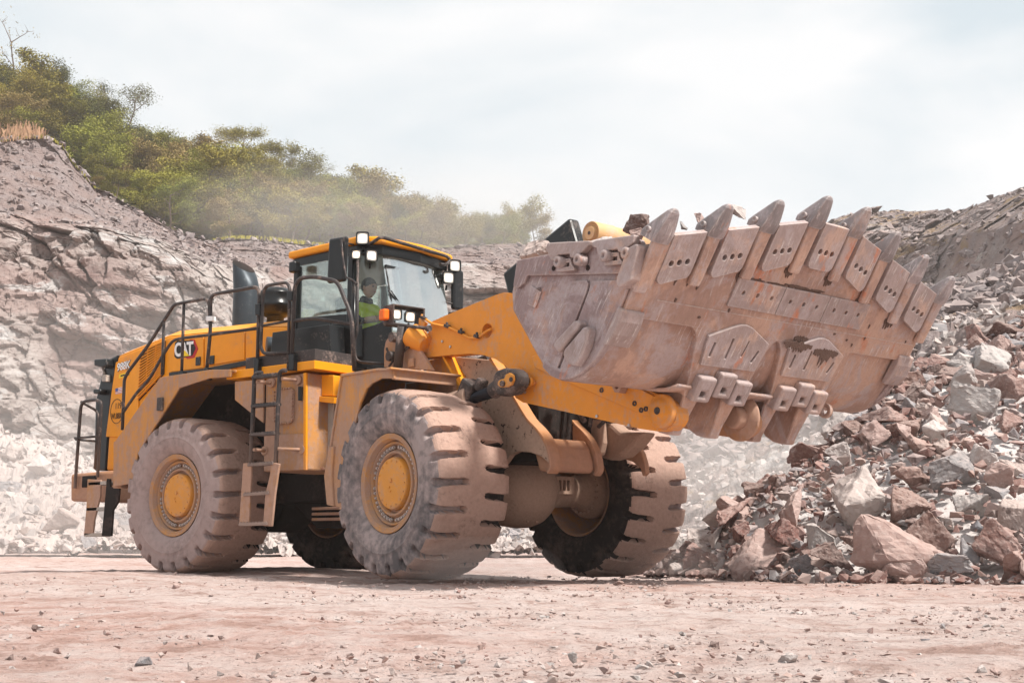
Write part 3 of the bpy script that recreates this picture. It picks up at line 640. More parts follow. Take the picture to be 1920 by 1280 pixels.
q = rY(*z3(208, 405), -.95); m = M(); m.box(q, (.12, .1, .14)); m.build('rear_lamp', 'black_paint', cab, .02)
# grab rail by the door and tall corner tube
tubeR('grab_rail', z3, [(683, 350), (680, 890), (662, 940), (660, 1110), (880, 1128)], -.93, .017, parent=cab)
tubeR('grab_rail', z3, [(655, 520), (655, 1170)], -.90, .028, 'black_paint', parent=cab)

# ================================================================== WHEELS
def tyre_mesh():
    N = 616; K = 22
    prof = [(-.395, .52), (-.42, .545), (-.452, .59), (-.470, .64), (-.478, .70), (-.4775, .71), (-.482, .715), (-.482, .725), (-.478, .73), (-.478, .78), (-.474, .82), (-.468, .85), (-.460, .875), (-.452, .895), (-.443, .913), (-.430, .93), (-.415, .945), (-.395, .957), (-.37, .966), (-.34, .972), (-.30, .975), (-.26, .977), (-.22, .979), (-.19, .980), (-.16, .981), (-.13, .981), (-.10, .982), (-.07, .982), (-.035, .982), (0, .982)]
    prof = prof+[(-y, r) for y, r in reversed(prof[:-1])]
    Y = np.array([p_[0] for p_ in prof])[:, None]; Rr = np.array([p_[1] for p_ in prof])[:, None]
    T = (np.arange(N)/N*2*math.pi)[None, :]
    yn = np.abs(Y); side = np.sign(Y)
    ph = T*K/(2*math.pi)+np.where(side > 0, .5, 0)+yn*.25
    fr = np.abs(((ph+.5) % 1)-.5)*2*math.pi/K*.97     # metres from groove centre line
    hw = np.interp(yn, [.10, .112, .135, .16, .34, .42, .45, .48], [0, .016, .028, .031, .031, .038, .048, .04])
    mk = np.clip((hw-fr)/.010+.5, 0, 1)*(yn > .098); mk = mk*mk*(3-2*mk)
    dep = np.interp(Rr+0*T, [.80, .87, .92, .96, .985], [0, .03, .075, .09, .085])
    # groove floor falls towards the shoulder, lug corner notches on the sidewall
    Pn = np.stack([Rr*np.cos(T)*1+0*Y, Y+0*T, Rr*np.sin(T)+0*Y], -1)
    wob = fbm(Pn*9, 3, 5)
    rr = Rr-dep*mk+wob*np.where(Rr > .9, .006, .001)
    lug = np.clip((Rr-.86)/.06, 0, 1)*np.clip((.985-Rr)/.03, 0, 1)
    yy = Y*(1-0*mk)+side*lug*(1-mk)*.014-side*mk*lug*.03
    V = np.stack([rr*np.cos(T), yy+0*T, rr*np.sin(T)], -1)
    n1, n2 = V.shape[:2]; idx = np.arange(n1*n2).reshape(n1, n2); a = idx[:-1]; b = idx[1:]
    F = np.stack([a, np.roll(a, -1, 1), np.roll(b, -1, 1), b], -1).reshape(-1, 4)
    return V.reshape(-1, 3), F[:, ::-1]
TV, TF = tyre_mesh()
def make_wheel(parent, loc, front, flip, rot, mud=True):
    w = empty('wheel', parent=parent)
    if front:
        w.location = Matrix.Rotation(-AL, 3, 'Z') @ (Vector(loc)-Vector((HX, 0, 0)))+Vector((HX, 0, 0)); w.rotation_euler = (0, 0, -AL+(math.pi if flip else 0))
    else: w.location = loc; w.rotation_euler = (0, 0, math.pi if flip else 0)
    c_, s_ = math.cos(rot), math.sin(rot); V = TV.copy(); V[:, 0], V[:, 2] = TV[:, 0]*c_-TV[:, 2]*s_, TV[:, 0]*s_+TV[:, 2]*c_
    t = npmesh('tyre', V, TF, 'rubber_worn' if front and not flip else 'rubber_dust', w, True); t.data.materials.append(MATS['tread_mud']); t.data.materials.append(MATS['rubber_dark_shaded'])
    ctr = np.hypot(V[TF][:, :, 0].mean(1), V[TF][:, :, 2].mean(1)); cyy = V[TF][:, :, 1].mean(1); t.data.polygons.foreach_set('material_index', np.where(ctr > .925, 1 if not (flip and not front) else 2, np.where(cyy > 0, 2, 0)).astype(np.int32)); t.data.polygons.foreach_set('use_smooth', ctr < .86)  # inner sidewalls and far rear tread: dark rubber with shade painted in
    m = M(); m.lathe([(-.38, .50), (-.405, .517), (-.412, .513), (-.408, .495), (-.395, .478), (-.40, .470), (-.398, .458), (-.27, .452), (-.27, .436), (-.345, .432), (-.35, .412), (-.30, .408), (-.29, .402), (-.29, .345), (-.335, .34), (-.345, .332), (-.345, .312), (-.24, .305), (-.24, .27)], 72)
    m.lathe([(-.31, .30), (-.05, .30), (-.02, .46), (.30, .47), (.38, .485), (.40, .50), (.41, .517), (.38, .51)], 72); m.lathe([(-.29, .34), (-.29, .10), (-.02, .10)], 48)
    m.build('rim', 'rim_yellow', w)
    m = M(); m.lathe([(-.22, .275), (-.345, .272), (-.365, .262), (-.37, .24), (-.375, .10), (-.375, 0)], 64)
    for i in range(16):
        a = i*2*math.pi/16; m.cyl((.235*math.cos(a), -.36, .235*math.sin(a)), (.235*math.cos(a), -.378, .235*math.sin(a)), .010, n=6)
    m.cyl((.0, -.36, .03), (.0, -.392, .03), .022, n=8); m.cyl((-.03, -.36, -.04), (-.03, -.385, -.04), .014, n=8); m.cyl((-.01, -.36, -.08), (-.01, -.385, -.08), .010, n=8)
    m.build('hub', 'hub_yellow', w, .003)
    if not flip:
        bo = None
        for i in range(44):
            if i % 11 == 10: continue
            a = i*2*math.pi/44+.1
            if bo is None:
                m = M(); m.cyl((0, -.285, 0), (0, -.325, 0), .0205, n=6); m.cyl((0, -.325, 0), (0, -.338, 0), .013, n=8); bo = m.build('wheel_bolt', 'bolt_steel', w); o_ = bo
            else: o_ = bo.copy(); COL.objects.link(o_); o_.parent = w
            o_.location = (.378*math.cos(a), 0, .378*math.sin(a)); o_.rotation_euler = (0, -a, 0)
    return w
HZ = .96
make_wheel(L, (0, -1.324, HZ), 0, 0, .3); make_wheel(L, (0, 1.324, HZ), 0, 1, .9)
make_wheel(L, (4.55, -1.324, HZ+.01), 1, 0, .0); make_wheel(L, (4.55, 1.324, HZ), 1, 1, .5)
# ================================================================== FRONT FRAME (all 'front' parts share the bent hinge)
ffm = M(); ffm.box((4.2, 0, 1.55), (2.6, 1.0, .7)); ffm.box((3.2, 0, 1.3), (1.6, .7, .6))
ffm.build('front_frame', 'under_steel', L, .02, front=True)
tw0 = [(844, 667), (924, 675), (945, 705), (966, 743), (994, 790), (1010, 805), (1022, 820), (1031, 838), (1036, 858), (1038, 876), (1032, 884), (1028, 868), (1014, 855), (994, 848), (971, 846), (957, 853), (945, 870), (880, 870), (850, 800)]
def tower(y, y1, name, mat):
    a = [tuple(fY(*q, -.62)[[0, 2]]) for q in tw0]; m = M(); m.prism(a, y, y1); o = m.build(name, mat, L, .012, front=True)
    return a
a = tower(-.62, -.55, 'tower_plate', 'mud_plate'); tower(-.02, .05, 'tower_plate', 'yellow_dusty'); tower(.70, .77, 'tower_plate', 'yellow_dusty')
# front lips of the tower plates and the pan between them
def strip(pts, w, y0, y1, name, mat, closed=False):
    P_ = np.array(pts); m = M(); T_ = np.gradient(P_, axis=0); T_ /= np.linalg.norm(T_, axis=1)[:, None]; Q_ = P_+np.stack([-T_[:, 1], T_[:, 0]], 1)*w
    vs = [(x, y, z) for (x, z), (x2, z2) in zip(P_, Q_) for x, y, z in ((x, y0, z), (x, y1, z), (x2, y1, z2), (x2, y0, z2))]; n = len(P_)
    m.add(vs, [(k*4+i, k*4+(i+1) % 4, (k+1)*4+(i+1) % 4, (k+1)*4+i) for k in range(n-1) for i in range(4)]+[(0, 1, 2, 3), tuple(4*n-4+i for i in (3, 2, 1, 0))]); return m.build(name, mat, L, .006, front=True)
def dense(pts, n=6):
    P_ = np.array(pts); t = np.arange(len(P_)); tt = np.linspace(0, len(P_)-1, (len(P_)-1)*n+1); q = np.stack([np.interp(tt, t, P_[:, 0]), np.interp(tt, t, P_[:, 1])], 1)
    for _ in range(4): q[1:-1] = (q[:-2]+q[2:]+2*q[1:-1])/4
    return q
strip(dense(a[1:11]), .03, -.68, -.54, 'tower_lip', 'yellow_dusty'); strip(dense(a[3:11]), .03, -.03, .06, 'tower_lip', 'yellow_dusty')
m = M(); pb = [a[6], a[7], a[8], a[9], a[10], (a[10][0]-.25, a[10][1]+.02), (a[6][0]-.3, a[6][1])]; m.prism([(p_[0]-.02, p_[1]) for p_ in pb], -.54, -.03); m.build('cross_pan', 'yellow_dusty', L, .03, front=True)
m = M(); t0 = fY(877, 725, -.66); t1 = fY(844, 667, -.66); t2 = fY(878, 665, -.66); t3 = fY(905, 722, -.66)
m.prism([(t0[0]-.5, t0[2]-.1), (t1[0]-.55, t1[2]), (t1[0], t1[2]), (t0[0], t0[2])], -.66, -.62); m.build('tower_side', 'yellow_dusty', L, .01, front=True)
m = M(); m.prism([(t1[0]-.02, t1[2]), (t1[0]+.02, t1[2]), (t0[0]+.02, t0[2]), (t0[0]-.02, t0[2])], -.78, -.62); m.build('tower_rib', 'yellow_paint', L, .006, front=True)
# triangular arm-pivot bracket
TYF = -.92
m = M(); m.prism(sideF(idz, [(720, 688), (720, 655), (723, 640), (731, 628), (772, 621), (778, 641), (811, 694)], TYF), TYF, TYF+.04); m.build('pivot_bracket', 'dirty_plate', L, .006, front=True)
m = M(); m.prism(sideF(idz, [(742, 690), (741, 652), (750, 640), (764, 640), (790, 695)], TYF+.3), TYF+.3, TYF+.34); m.build('pivot_bracket', 'dirty_plate', L, .006, front=True)
m = M(); p0 = fY(768, 630, -.98); p1 = fY(806, 645, -.80); m.cyl((p0[0]-.05, -.90, p0[2]+.02), (p1[0]+.02, -.86, p1[2]-.02), .15, .10, 28); m.build('pivot_boss', 'arm_yellow', L, .01, front=True)
for q in ((303, 490), (432, 505), (275, 680)):
    c = fY(*zd(*q), -.97); m = M(); m.cyl((c[0], -1.0, c[2]), (c[0], -.92, c[2]), .06); m.build('knob', 'black_dusty', L, .006, front=True)
for pts in ([(470, 430), (505, 520), (470, 560), (400, 650)], [(430, 400), (440, 480), (500, 560), (450, 600), (380, 660)], [(240, 600), (270, 690), (310, 720), (265, 780)]):
    m = M(); m.tube([fY(*zd(*q), -.96) for q in pts], .014, bend=.05); m.build('hose', 'black_dusty', L, front=True)
q = fY(*zd(480, 745), -.95); m = M(); m.box((q[0], -.94, q[2]), (.10, .03, .10)); m.build('small_plate', 'dirty_plate', L, .006, front=True)
# front light frame on its post
LYF = -1.02
lf = empty('light_frame', parent=L); front_xf(lf)
m = M(); p0 = fY(754, 612, LYF); p1 = fY(746, 690, LYF); m.cyl(p0, p1, .055, n=16); m.build('post', 'black_dusty', lf)
o4 = sideF(zd, [(232, 182), (296, 170), (575, 212), (570, 372), (290, 372), (232, 345)], LYF)
x0, z0_ = sideF(zd, [(285, 360)], LYF)[0]; x1, z1_ = sideF(zd, [(572, 372)], LYF)[0]; _, z2_ = sideF(zd, [(300, 172)], LYF)[0]
fw = .62; m = M(); A4 = fY(*zd(262, 360), LYF); B4 = fX(*zd(568, 372), A4[0]); T4 = fY(*zd(262, 176), LYF)
cy = (A4[1]+B4[1])/2; wy_ = B4[1]-A4[1]; hz = T4[2]-A4[2]; cxx = A4[0]; cz4 = A4[2]+hz/2
for yy in (A4[1], B4[1]): m.box((cxx, yy, cz4), (.20, .018, hz))
m.box((cxx, cy, A4[2]), (.20, wy_+.018, .018)); m.box((cxx, cy, T4[2]), (.20, wy_+.018, .018)); m.build('frame', 'black_dusty', lf, .006)
for px_, py_ in ((345, 262), (485, 287)):
    q = fX(*zd(px_, py_), cxx+.04); roundlamp(cxx+.0, q[2], q[1], .135, -18, 'lamp_lit', lf, .11)
q = fY(*zd(238, 270), LYF-.02); m = M(); m.box((q[0], A4[1]-.05, q[2]), (.12, .09, .13)); m.build('amber_marker', 'amber_lens', lf, .025, seg=3)
m = M(); m.tube([fY(*zd(215, 348), LYF), fY(*zd(400, 372), LYF), fY(*zd(662, 406), LYF+.1)], .02); e = fY(*zd(655, 405), LYF+.1); m.cyl(e+np.array([-.02, 0, 0]), e+np.array([.03, 0, 0]), .035); m.build('stay', 'black_dusty', lf)
# front fender
def fender_front(sg):
    Yo, Yi = -1.79*sg, -.93*sg
    outer = [tuple(fY(*q, -1.79)[[0, 2]]) for q in ((613, 946), (608, 892), (617, 837), (638, 701), (707, 690), (735, 690))]
    inner = [tuple(fY(*q, -1.79)[[0, 2]]) for q in ((735, 709), (712, 709), (694, 718), (684, 728), (672, 756), (657, 818), (643, 870), (640, 952))]
    m = M(); m.prism(outer+inner, Yo+.02*sg, Yo+.05*sg)
    for i, (a_, b_) in enumerate(zip(outer[:-1], outer[1:])):
        d = np.array([b_[0]-a_[0], b_[1]-a_[1]]); n_ = np.array([d[1], -d[0]])/np.hypot(*d)*.03
        m.prism([a_, b_, (b_[0]+n_[0], b_[1]+n_[1]), (a_[0]+n_[0], a_[1]+n_[1])], Yo, Yi)
    xe, ze_ = outer[-1]; m.box((xe-.02, (Yo+Yi)/2, ze_-.065), (.03, abs(Yo-Yi)-.04, .10)); m.box((xe-.0, (Yo+Yi)/2-.02*sg, ze_-.008), (.10, abs(Yo-Yi)+.06, .022))
    m.box(((outer[3][0]+xe)/2, Yi, 1.9), (xe-outer[3][0]-.1, .04, .5))
    m.build('front_fender', 'fender_paint', L, .008, front=True)
    m = M(); a_, b_ = outer[0], outer[1]; c_ = outer[2]; m.prism([a_, b_, c_, (c_[0]+.1, c_[1]), (b_[0]+.16, b_[1]), (a_[0]+.14, a_[1]-.02)], Yo-.006*sg, Yi); m.build('mud_flap', 'fender_paint', L, .01, front=True)
fender_front(1); fender_front(-1)
# axle housing, tube, mounts
AX = 4.60
m = M(); m.lathe([(-1.0, .16), (-.62, .18), (-.45, .26), (-.38, .34), (-.25, .40), (-.05, .425), (.08, .42), (.20, .385), (.28, .33), (.33, .26), (.50, .19), (.80, .17), (.86, .185), (.95, .19), (.96, .27), (1.0, .27), (1.02, .30), (1.16, .30), (1.16, .0)], 48, (AX, 0, .95))
m.build('axle_housing', 'axle_dust', L, front=True)
m = M()
for k in range(22):
    a_ = k*2*math.pi/22; m.cyl((AX+.245*math.cos(a_), .93, .95+.245*math.sin(a_)), (AX+.245*math.cos(a_), .965, .95+.245*math.sin(a_)), .016, n=6)
m.build('axle_bolts', 'axle_dust', L, front=True)
for q, r in (((1010, 545), .035), ((1065, 1180), .03), ((950, 1060), .05)):
    c = fX(*zf(*q), AX+.33); m = M(); m.cyl((AX+.15, c[1], c[2]), (AX+.36, c[1], c[2]), r, n=12); m.build('housing_boss', 'axle_dust', L, .006, front=True)
c = fX(*zf(1280, 1150), AX+.25); m = M(); hole = lambda x: [(x, -.06), (x+.035, -.06), (x+.035, .06), (x, .06)]
m.prismT([(-.14, -.10), (.14, -.10), (.14, .10), (-.14, .10)], lambda a_, w: (w, c[1]+a_[0], c[2]+a_[1]), AX+.02, AX+.25, [hole(-.09), hole(-.03), hole(.03)]); m.build('axle_mount', 'axle_dust', L, .006, front=True)
for q in ((1030, 768), (1075, 770)):
    c = fX(*z4(*q), AX+.2); m = M(); m.box((AX+.18, c[1], c[2]), (.12, .035, .13)); m.build('drain_lug', 'axle_dust', L, .008, front=True)
# linkage hanging between the arms, hoses
m = M(); m.prism(sideF(z4, [(1315, 275), (1395, 285), (1402, 400), (1390, 460), (1350, 478), (1320, 440)], .25), .25, .37, [[tuple(q) for q in [(fY(*z4(1357, 402), .25)[0]+.035*math.cos(t), fY(*z4(1357, 402), .25)[2]+.035*math.sin(t)) for t in np.linspace(0, 6.283, 13)[:-1]]]]); m.build('link_ear', 'axle_dust', L, .03, front=True)
m = M(); m.prism(sideF(z4, [(1398, 300), (1450, 300), (1500, 345), (1620, 345), (1560, 420), (1500, 470), (1440, 485), (1385, 470), (1400, 400)], .4), .4, .62); m.build('bell_crank', 'axle_dust', L, .04, front=True)
m = M(); m.prism(sideF(z4, [(1180, 250), (1320, 270), (1320, 330), (1250, 350)], .3), .1, .8); m.build('cross_tube', 'under_steel', L, .02, front=True)
for k, pts in enumerate(([(1020, 205), (1090, 270), (1180, 250), (1200, 300)], [(1060, 200), (1120, 240), (1210, 265), (1290, 260)], [(1100, 190), (1180, 230), (1240, 310), (1200, 400)])):
    m = M(); m.tube([fY(*z4(*q), .1+.05*k) for q in pts], .03, bend=.1); m.build('hose', 'black_dusty', L, front=True)
m = M(); m.tube([fY(*zd(*q), -.35) for q in ((1010, 640), (1080, 735), (1160, 762), (1230, 730), (1290, 690))], .075, 14, .15); m.build('hydraulic_hose', 'black_dusty', L, front=True)
m = M(); m.tube([fY(*zd(*q), -.1) for q in ((1320, 700), (1400, 740), (1470, 830), (1500, 900))], .06, 12, .15); m.build('hydraulic_hose', 'black_dusty', L, front=True)
for q in ((1190, 570), (1225, 575)):
    c = fY(*zf(*q), .1); m = M(); m.cyl(c, c+np.array([.03, 0, -.08]), .022, n=8); m.build('hose_fitting', 'bolt_steel', L, front=True)
# ---- lift arms
AY = (-.82, -.66)
arm_px = [(795, 650), (809, 603), (833, 592), (931, 552), (945, 548), (975, 551), (1005, 566), (1030, 600), (1055, 645), (1085, 676), (1150, 705), (1225, 735), (1246, 745), (1257, 752), (1266, 762), (1269, 774), (1268, 786), (1262, 797), (1252, 805), (1240, 808), (1230, 808), (1197, 803), (1040, 767), (980, 754), (966, 745), (960, 725), (955, 700), (948, 686), (929, 673), (905, 665), (879, 663), (849, 665), (793, 671)]
armp = [tuple(fY(*q, AY[0])[[0, 2]]) for q in arm_px]
hc = fY(913, 620, AY[0]); h = [(hc[0]+.088*math.cos(t), hc[2]+.078*math.sin(t)) for t in np.linspace(0, 2*math.pi, 29)[:-1]]
m = M(); m.prism(armp, *AY, [h]); arm = m.build('lift_arm', 'arm_yellow', L, .008, front=True)
m = M(); m.prism(armp, .20, .36, [h]); m.build('lift_arm', 'yellow_dusty', L, .008, front=True)
ov = [tuple(fY(*q, AY[0])[[0, 2]]) for q in ((1000, 668), (1006, 690), (1225, 785), (1236, 770), (1236, 746), (1160, 706), (1085, 672), (1020, 662))]
m = M(); m.prism(ov, AY[0]-.028, AY[0]-.001); m.build('cover_plate', 'arm_yellow', arm, .008)
for q in ((456, 893), (676, 982), (720, 1026), (752, 1018)):
    c = fY(*zb(*q), AY[0]-.03); m = M(); m.lathe([(0, .024), (-.012, .024), (-.012, .013), (0, .013)], 16, (c[0], AY[0]-.028, c[2])); m.build('bolt_seat', 'black_dusty', arm)
c = fY(*zb(600, 875), AY[0]-.03); m = M(); pts = [(c[0]+x, c[2]+z) for x, z in ((-.06, .10), (-.06, .0), (-.03, -.05), (.03, -.06), (.06, -.02), (.07, .08))]; m.prism(pts, AY[0]-.12, AY[0]-.03, [[(c[0]+.03*math.cos(t), c[2]+.01+.03*math.sin(t)) for t in np.linspace(0, 6.283, 13)[:-1]]]); m.build('lift_eye', 'dirty_plate', arm, .01)
c = fY(1245, 771, AY[0]); m = M(); m.lathe([(0, .155), (-.05, .155), (-.06, .145), (-.06, .11), (-.085, .105), (-.085, .0)], 40, (c[0], AY[0], c[2])); bp = m.build('pin_boss', 'arm_yellow', arm)
m = M(); m.lathe([(-.09, .035), (-.10, .03), (-.10, 0)], 16, (c[0], AY[0], c[2])); m.build('pin', 'black_dusty', bp)
c = fY(1391, 784, .2); m = M(); m.lathe([(0, .22), (-.03, .22), (-.035, .0)], 40, (c[0], .2, c[2])); m.build('pin_boss', 'dirty_plate', L, front=True)
m = M(); m.cyl((c[0], .05, c[2]), (c[0], .2, c[2]), .105, n=32); m.build('pin', 'dirty_plate', L, .02, front=True)
# cable clipped along the arm
cp = [(590, 270), (640, 320), (700, 360), (830, 385), (900, 410), (980, 450), (1060, 498), (1120, 502), (1180, 480), (1240, 430), (1290, 408)]
m = M(); m.tube([fY(*zd(*q), AY[0]-.03) for q in cp], .015, bend=.08); cb = m.build('cable', 'arm_yellow', arm)
for q in ((612, 300), (843, 380), (985, 440), (1142, 482)):
    c = fY(*zd(*q), AY[0]-.04); m = M(); m.box(c, (.07, .05, .035), Matrix.Rotation(rad(20), 3, 'Y')); m.cyl(c+np.array([0, 0, .0]), c+np.array([0, 0, .045]), .015, n=8); m.build('cable_clip', 'black_dusty', arm, .006)
q = fY(*zd(625, 360), AY[0]-.03); m = M(); m.prism(sideF(zd, [(595, 300), (660, 350), (640, 400), (600, 420), (590, 380)], AY[0]), AY[0]-.05, AY[0]-.002); m.build('bracket', 'arm_yellow', arm, .01)
# bracket that carries the lift cylinder pin
m = M(); m.prism(sideF(zd, [(1400, 830), (1560, 795), (1600, 800), (1745, 930), (1740, 970), (1690, 1000), (1600, 1030), (1450, 1070)], AY[0]-.0), AY[0]-.06, AY[0]-.003); m.build('cylinder_bracket', 'arm_yellow', arm, .02)
c = fY(*zd(1672, 935), AY[0]-.06); m = M(); m.lathe([(0, .05), (-.02, .045), (-.02, .02), (0, .02)], 20, (c[0], c[1], c[2])); m.build('grease_boss', 'arm_yellow', arm)
# ---- lift cylinder (near side, and its twin)
for y0, sgn in ((-1.0, -1), (.45, 1)):
    cyl_ = empty('lift_cylinder', parent=L); front_xf(cyl_); dy = y0-(-1.0)
    c = fY(*zd(1480, 925), -1.0); a0 = fY(*zd(1340, 1025), -1.0); b0 = fY(*zd(1110, 1095), -1.0); dr = (b0-a0)/np.linalg.norm(b0-a0)
    O = np.array([0, dy, 0])
    m = M(); m.cyl(a0+O, b0+dr*.6+O, .062, n=24); m.build('rod', 'rod_chrome', cyl_)
    m = M(); m.cyl(c-np.array([0, -.0, 0])+O+dr*.12, a0+dr*.06+O, .085, n=24); m.build('rod_neck', 'black_dusty', cyl_, .01)
    m = M(); m.cyl(b0+dr*.10+O, b0+dr*1.3+O, .125, n=28); m.cyl(b0+dr*.02+O, b0+dr*.12+O, .14, n=20); m.build('barrel', 'axle_dust', cyl_, .01)
    for i in range(8):
        t = i*math.pi/4; u = np.array([0, 1.0, 0]); v = np.cross(dr, u); p_ = b0+dr*.02+O+(u*math.cos(t)+v*math.sin(t))*.12
    lug = sideF(zd, [(1400, 830), (1470, 803), (1560, 810), (1605, 850), (1617, 920), (1600, 990), (1540, 1060), (1430, 1082), (1385, 1060), (1365, 990), (1362, 880)], -1.0)
    m = M(); m.prism(lug, -1.09+dy, -.91+dy); m.build('rod_eye', 'black_dusty', cyl_, .05, seg=3)
    m = M(); pl = sideF(zd, [(1490, 848), (1525, 870), (1532, 920), (1510, 970), (1470, 992), (1400, 992), (1372, 970), (1375, 935), (1405, 915), (1440, 905), (1455, 865)], -1.09); m.prism(pl, -1.125+dy, -1.092+dy); pr_ = m.build('pin_retainer', 'hub_yellow', cyl_, .008)
    q = fY(*zd(1483, 912), -1.13); q2 = fY(*zd(1403, 955), -1.13); m = M(); m.cyl((q[0], -1.126+dy, q[2]), (q[0], -1.135+dy, q[2]), .025); m.cyl((q2[0], -1.126+dy, q2[2]), (q2[0], -1.15+dy, q2[2]), .032, n=8); m.build('retainer_bolt', 'black_dusty', pr_)
    q = fY(*zd(1075, 1035), -1.0); m = M(); m.box((q[0], -1.0+dy, q[2]), (.20, .2, .24), Matrix.Rotation(rad(30), 3, 'Y')); q = fY(*zd(1185, 965), -1.0); m.box((q[0], -1.0+dy, q[2]), (.10, .12, .14), Matrix.Rotation(rad(30), 3, 'Y')); m.build('port_block', 'black_dusty', cyl_, .03)
# ---- tilt cylinder and lever end that show over the bucket's back edge
m = M(); p0 = fY(940, 556, .15); p1 = fY(1086, 437, .15); d = Vector(p1-p0); Rt = d.to_track_quat('X', 'Y').to_matrix()
m.box(Vector((p0+p1)/2)+d*.06, (d.length*.86, .40, .15), Rt); m.build('tilt_cylinder', 'black_paint', L, .03, front=True)
c = fY(*ze(1008, 405), -.1); lev = empty('tilt_lever', parent=L); front_xf(lev); rr = .125
m = M(); m.lathe([(.0, .0), (-.02, .0), (-.02, rr*.62), (.0, rr*.66), (.02, rr*.66), (.03, rr*.86), (-.01, rr), (.0, rr*1.05), (.28, rr*1.05), (.30, rr*.98), (.78, rr*.98), (.80, .0)][2:], 40, (c[0], -.1, c[2])); m.build('sleeve', 'lever_tan', lev)
m = M(); m.cyl((c[0], -.125, c[2]), (c[0], -.05, c[2]), rr*.60, n=28); m.build('pin', 'lever_tan', lev, .006)
m = M(); m.cyl((c[0], -.13, c[2]), (c[0], -.12, c[2]), rr*.16, n=12); m.build('grease_nipple', 'black_dusty', lev)
m = M(); m.box((c[0]-.05, .32, c[2]-.3), (.35, .75, .45), Matrix.Rotation(rad(12), 3, 'Y')); m.build('lever', 'arm_yellow', lev, .03)

# ================================================================== BUCKET
bk = empty('bucket', parent=L); front_xf(bk)
TI = rad(57.274); L0 = np.array([8.469, 0, 2.681]); BD = np.array([-math.cos(TI), 0, -math.sin(TI)]); BN = np.array([math.sin(TI), 0, -math.cos(TI)])
YC, HWB = .135, 2.035; YN, YF = YC-HWB, YC+HWB
def fp(s, y, w=0): return L0+BD*s+BN*w+np.array([0, y, 0])
def floorpt(z, q, w=0):
    o = L0+BN*w; d = RM@ray(*z(*q)); t = ((o-CAMF)@BN)/(d@BN); P_ = CAMF+t*d; return float((P_-L0)@BD), float(P_[1])
def lip(y): u = abs(y-YC)/HWB; return -.04-.44*min(1, (1-u)/.86)
FT = lambda a_, w: fp(a_[0], a_[1], w)
Pf = lambda s: tuple(fp(s, 0)[[0, 2]])
shell = [(8.115, 2.24), (7.95, 2.0), (7.87, 1.91), (7.79, 1.84), (7.70, 1.78), (7.60, 1.748), (7.50, 1.742), (7.42, 1.755), (7.31, 1.80), (7.21, 1.885), (7.10, 2.02), (6.77, 2.46), (6.76, 2.62), (6.86, 2.905)]
# shell: curved back and heel, one skin with thickness
n_ = 56; m = M(); ys = np.linspace(YN+.02, YF-.02, n_)
vs = [(x, y, z) for y in ys for x, z in [(8.25, 2.44)]+shell]; k = len(shell)+1
m.add(vs, [(i*k+j, i*k+j+1, (i+1)*k+j+1, (i+1)*k+j) for i in range(n_-1) for j in range(k-1)], True)
sh = m.build('shell', 'bucket_steel', bk); so = sh.modifiers.new('t', 'SOLIDIFY'); so.thickness = .04; so.offset = 0
# floor: flat underside up to the spade lip
ysf = np.linspace(YN, YF, 41); pts = [(lip(y), y) for y in ysf]+[(.565, YF), (.565, YN)]
m = M(); m.prismT(pts, FT, -.06, .022); m.build('floor', 'bucket_steel', bk, .008)
m = M(); pts = [(lip(y)-.01, y) for y in ysf]+[(lip(y)+.13, y) for y in reversed(ysf)]; m.prismT(pts, FT, -.05, .03); m.build('base_edge', 'bucket_steel', bk, .01)
m = M(); m.prismT([(.372, YN+.3), (.372, YF-.05), (.384, YF-.05), (.384, YN+.3)], FT, .02, .027); m.build('weld_seam', 'bucket_steel', bk, .003)
# tongues that carry the hinge brackets
for y0, y1 in ((-.93, .0), (.22, 1.14)):
    pts = [(.50, y0-.16), (.56, y0-.14), (.60, y0-.06), (.68, y0), (1.02, y0+.10), (1.22, y0+.14), (1.20, y0+.42), (.98, y0+.42), (.98, y1-.40), (1.20, y1-.30), (1.22, y1-.02), (1.02, y1-.03), (.68, y1+.02), (.60, y1+.06), (.56, y1+.12), (.50, y1+.13)]
    m = M(); m.prismT(pts, FT, -.28, .019); m.build('bracket_tongue', 'bucket_steel', bk, .012)
# fan-shaped wear plates with slots
def slot(s0, y0, s1, y1, w=.014):
    d = np.array([s1-s0, y1-y0]); l = np.hypot(*d); d /= l; n2 = np.array([-d[1], d[0]])*w
    a_, b_ = np.array([s0, y0]), np.array([s1, y1]); return [tuple(a_+n2), tuple(a_-n2-d*0), tuple(b_-n2), tuple(b_+n2)]
for dy in (0, 1.12):
    out_ = [(.61, -.84), (.50, -.60), (.462, -.50), (.455, -.42), (.47, -.34), (.60, -.03), (.885, -.07), (.89, -.79)]
    m = M(); m.prismT([(s, y+dy) for s, y in out_], FT, .020, .052, [slot(.66, -.73+dy, .80, -.73+dy), slot(.60, -.52+dy, .80, -.52+dy), slot(.60, -.31+dy, .76, -.33+dy, .009), slot(.68, -.13+dy, .80, -.17+dy)]); m.build('fan_plate', 'wear_steel', bk, .008)
# three rectangular wear plates
for y0, y1 in ((-.77, -.135), (-.125, .515), (.525, 1.15)):
    hl = []
    for f_ in (.2, .5, .8):
        yc_ = y0+(y1-y0)*f_; hl.append([(.17+.022*math.cos(t), yc_+.022*math.sin(t)) for t in np.linspace(0, 6.283, 15)[:-1]])
    m = M(); m.prismT([(.045, y0), (.045, y1), (.315, y1), (.315, y0)], FT, .022, .048, hl); m.build('wear_plate', 'wear_steel', bk, .007)
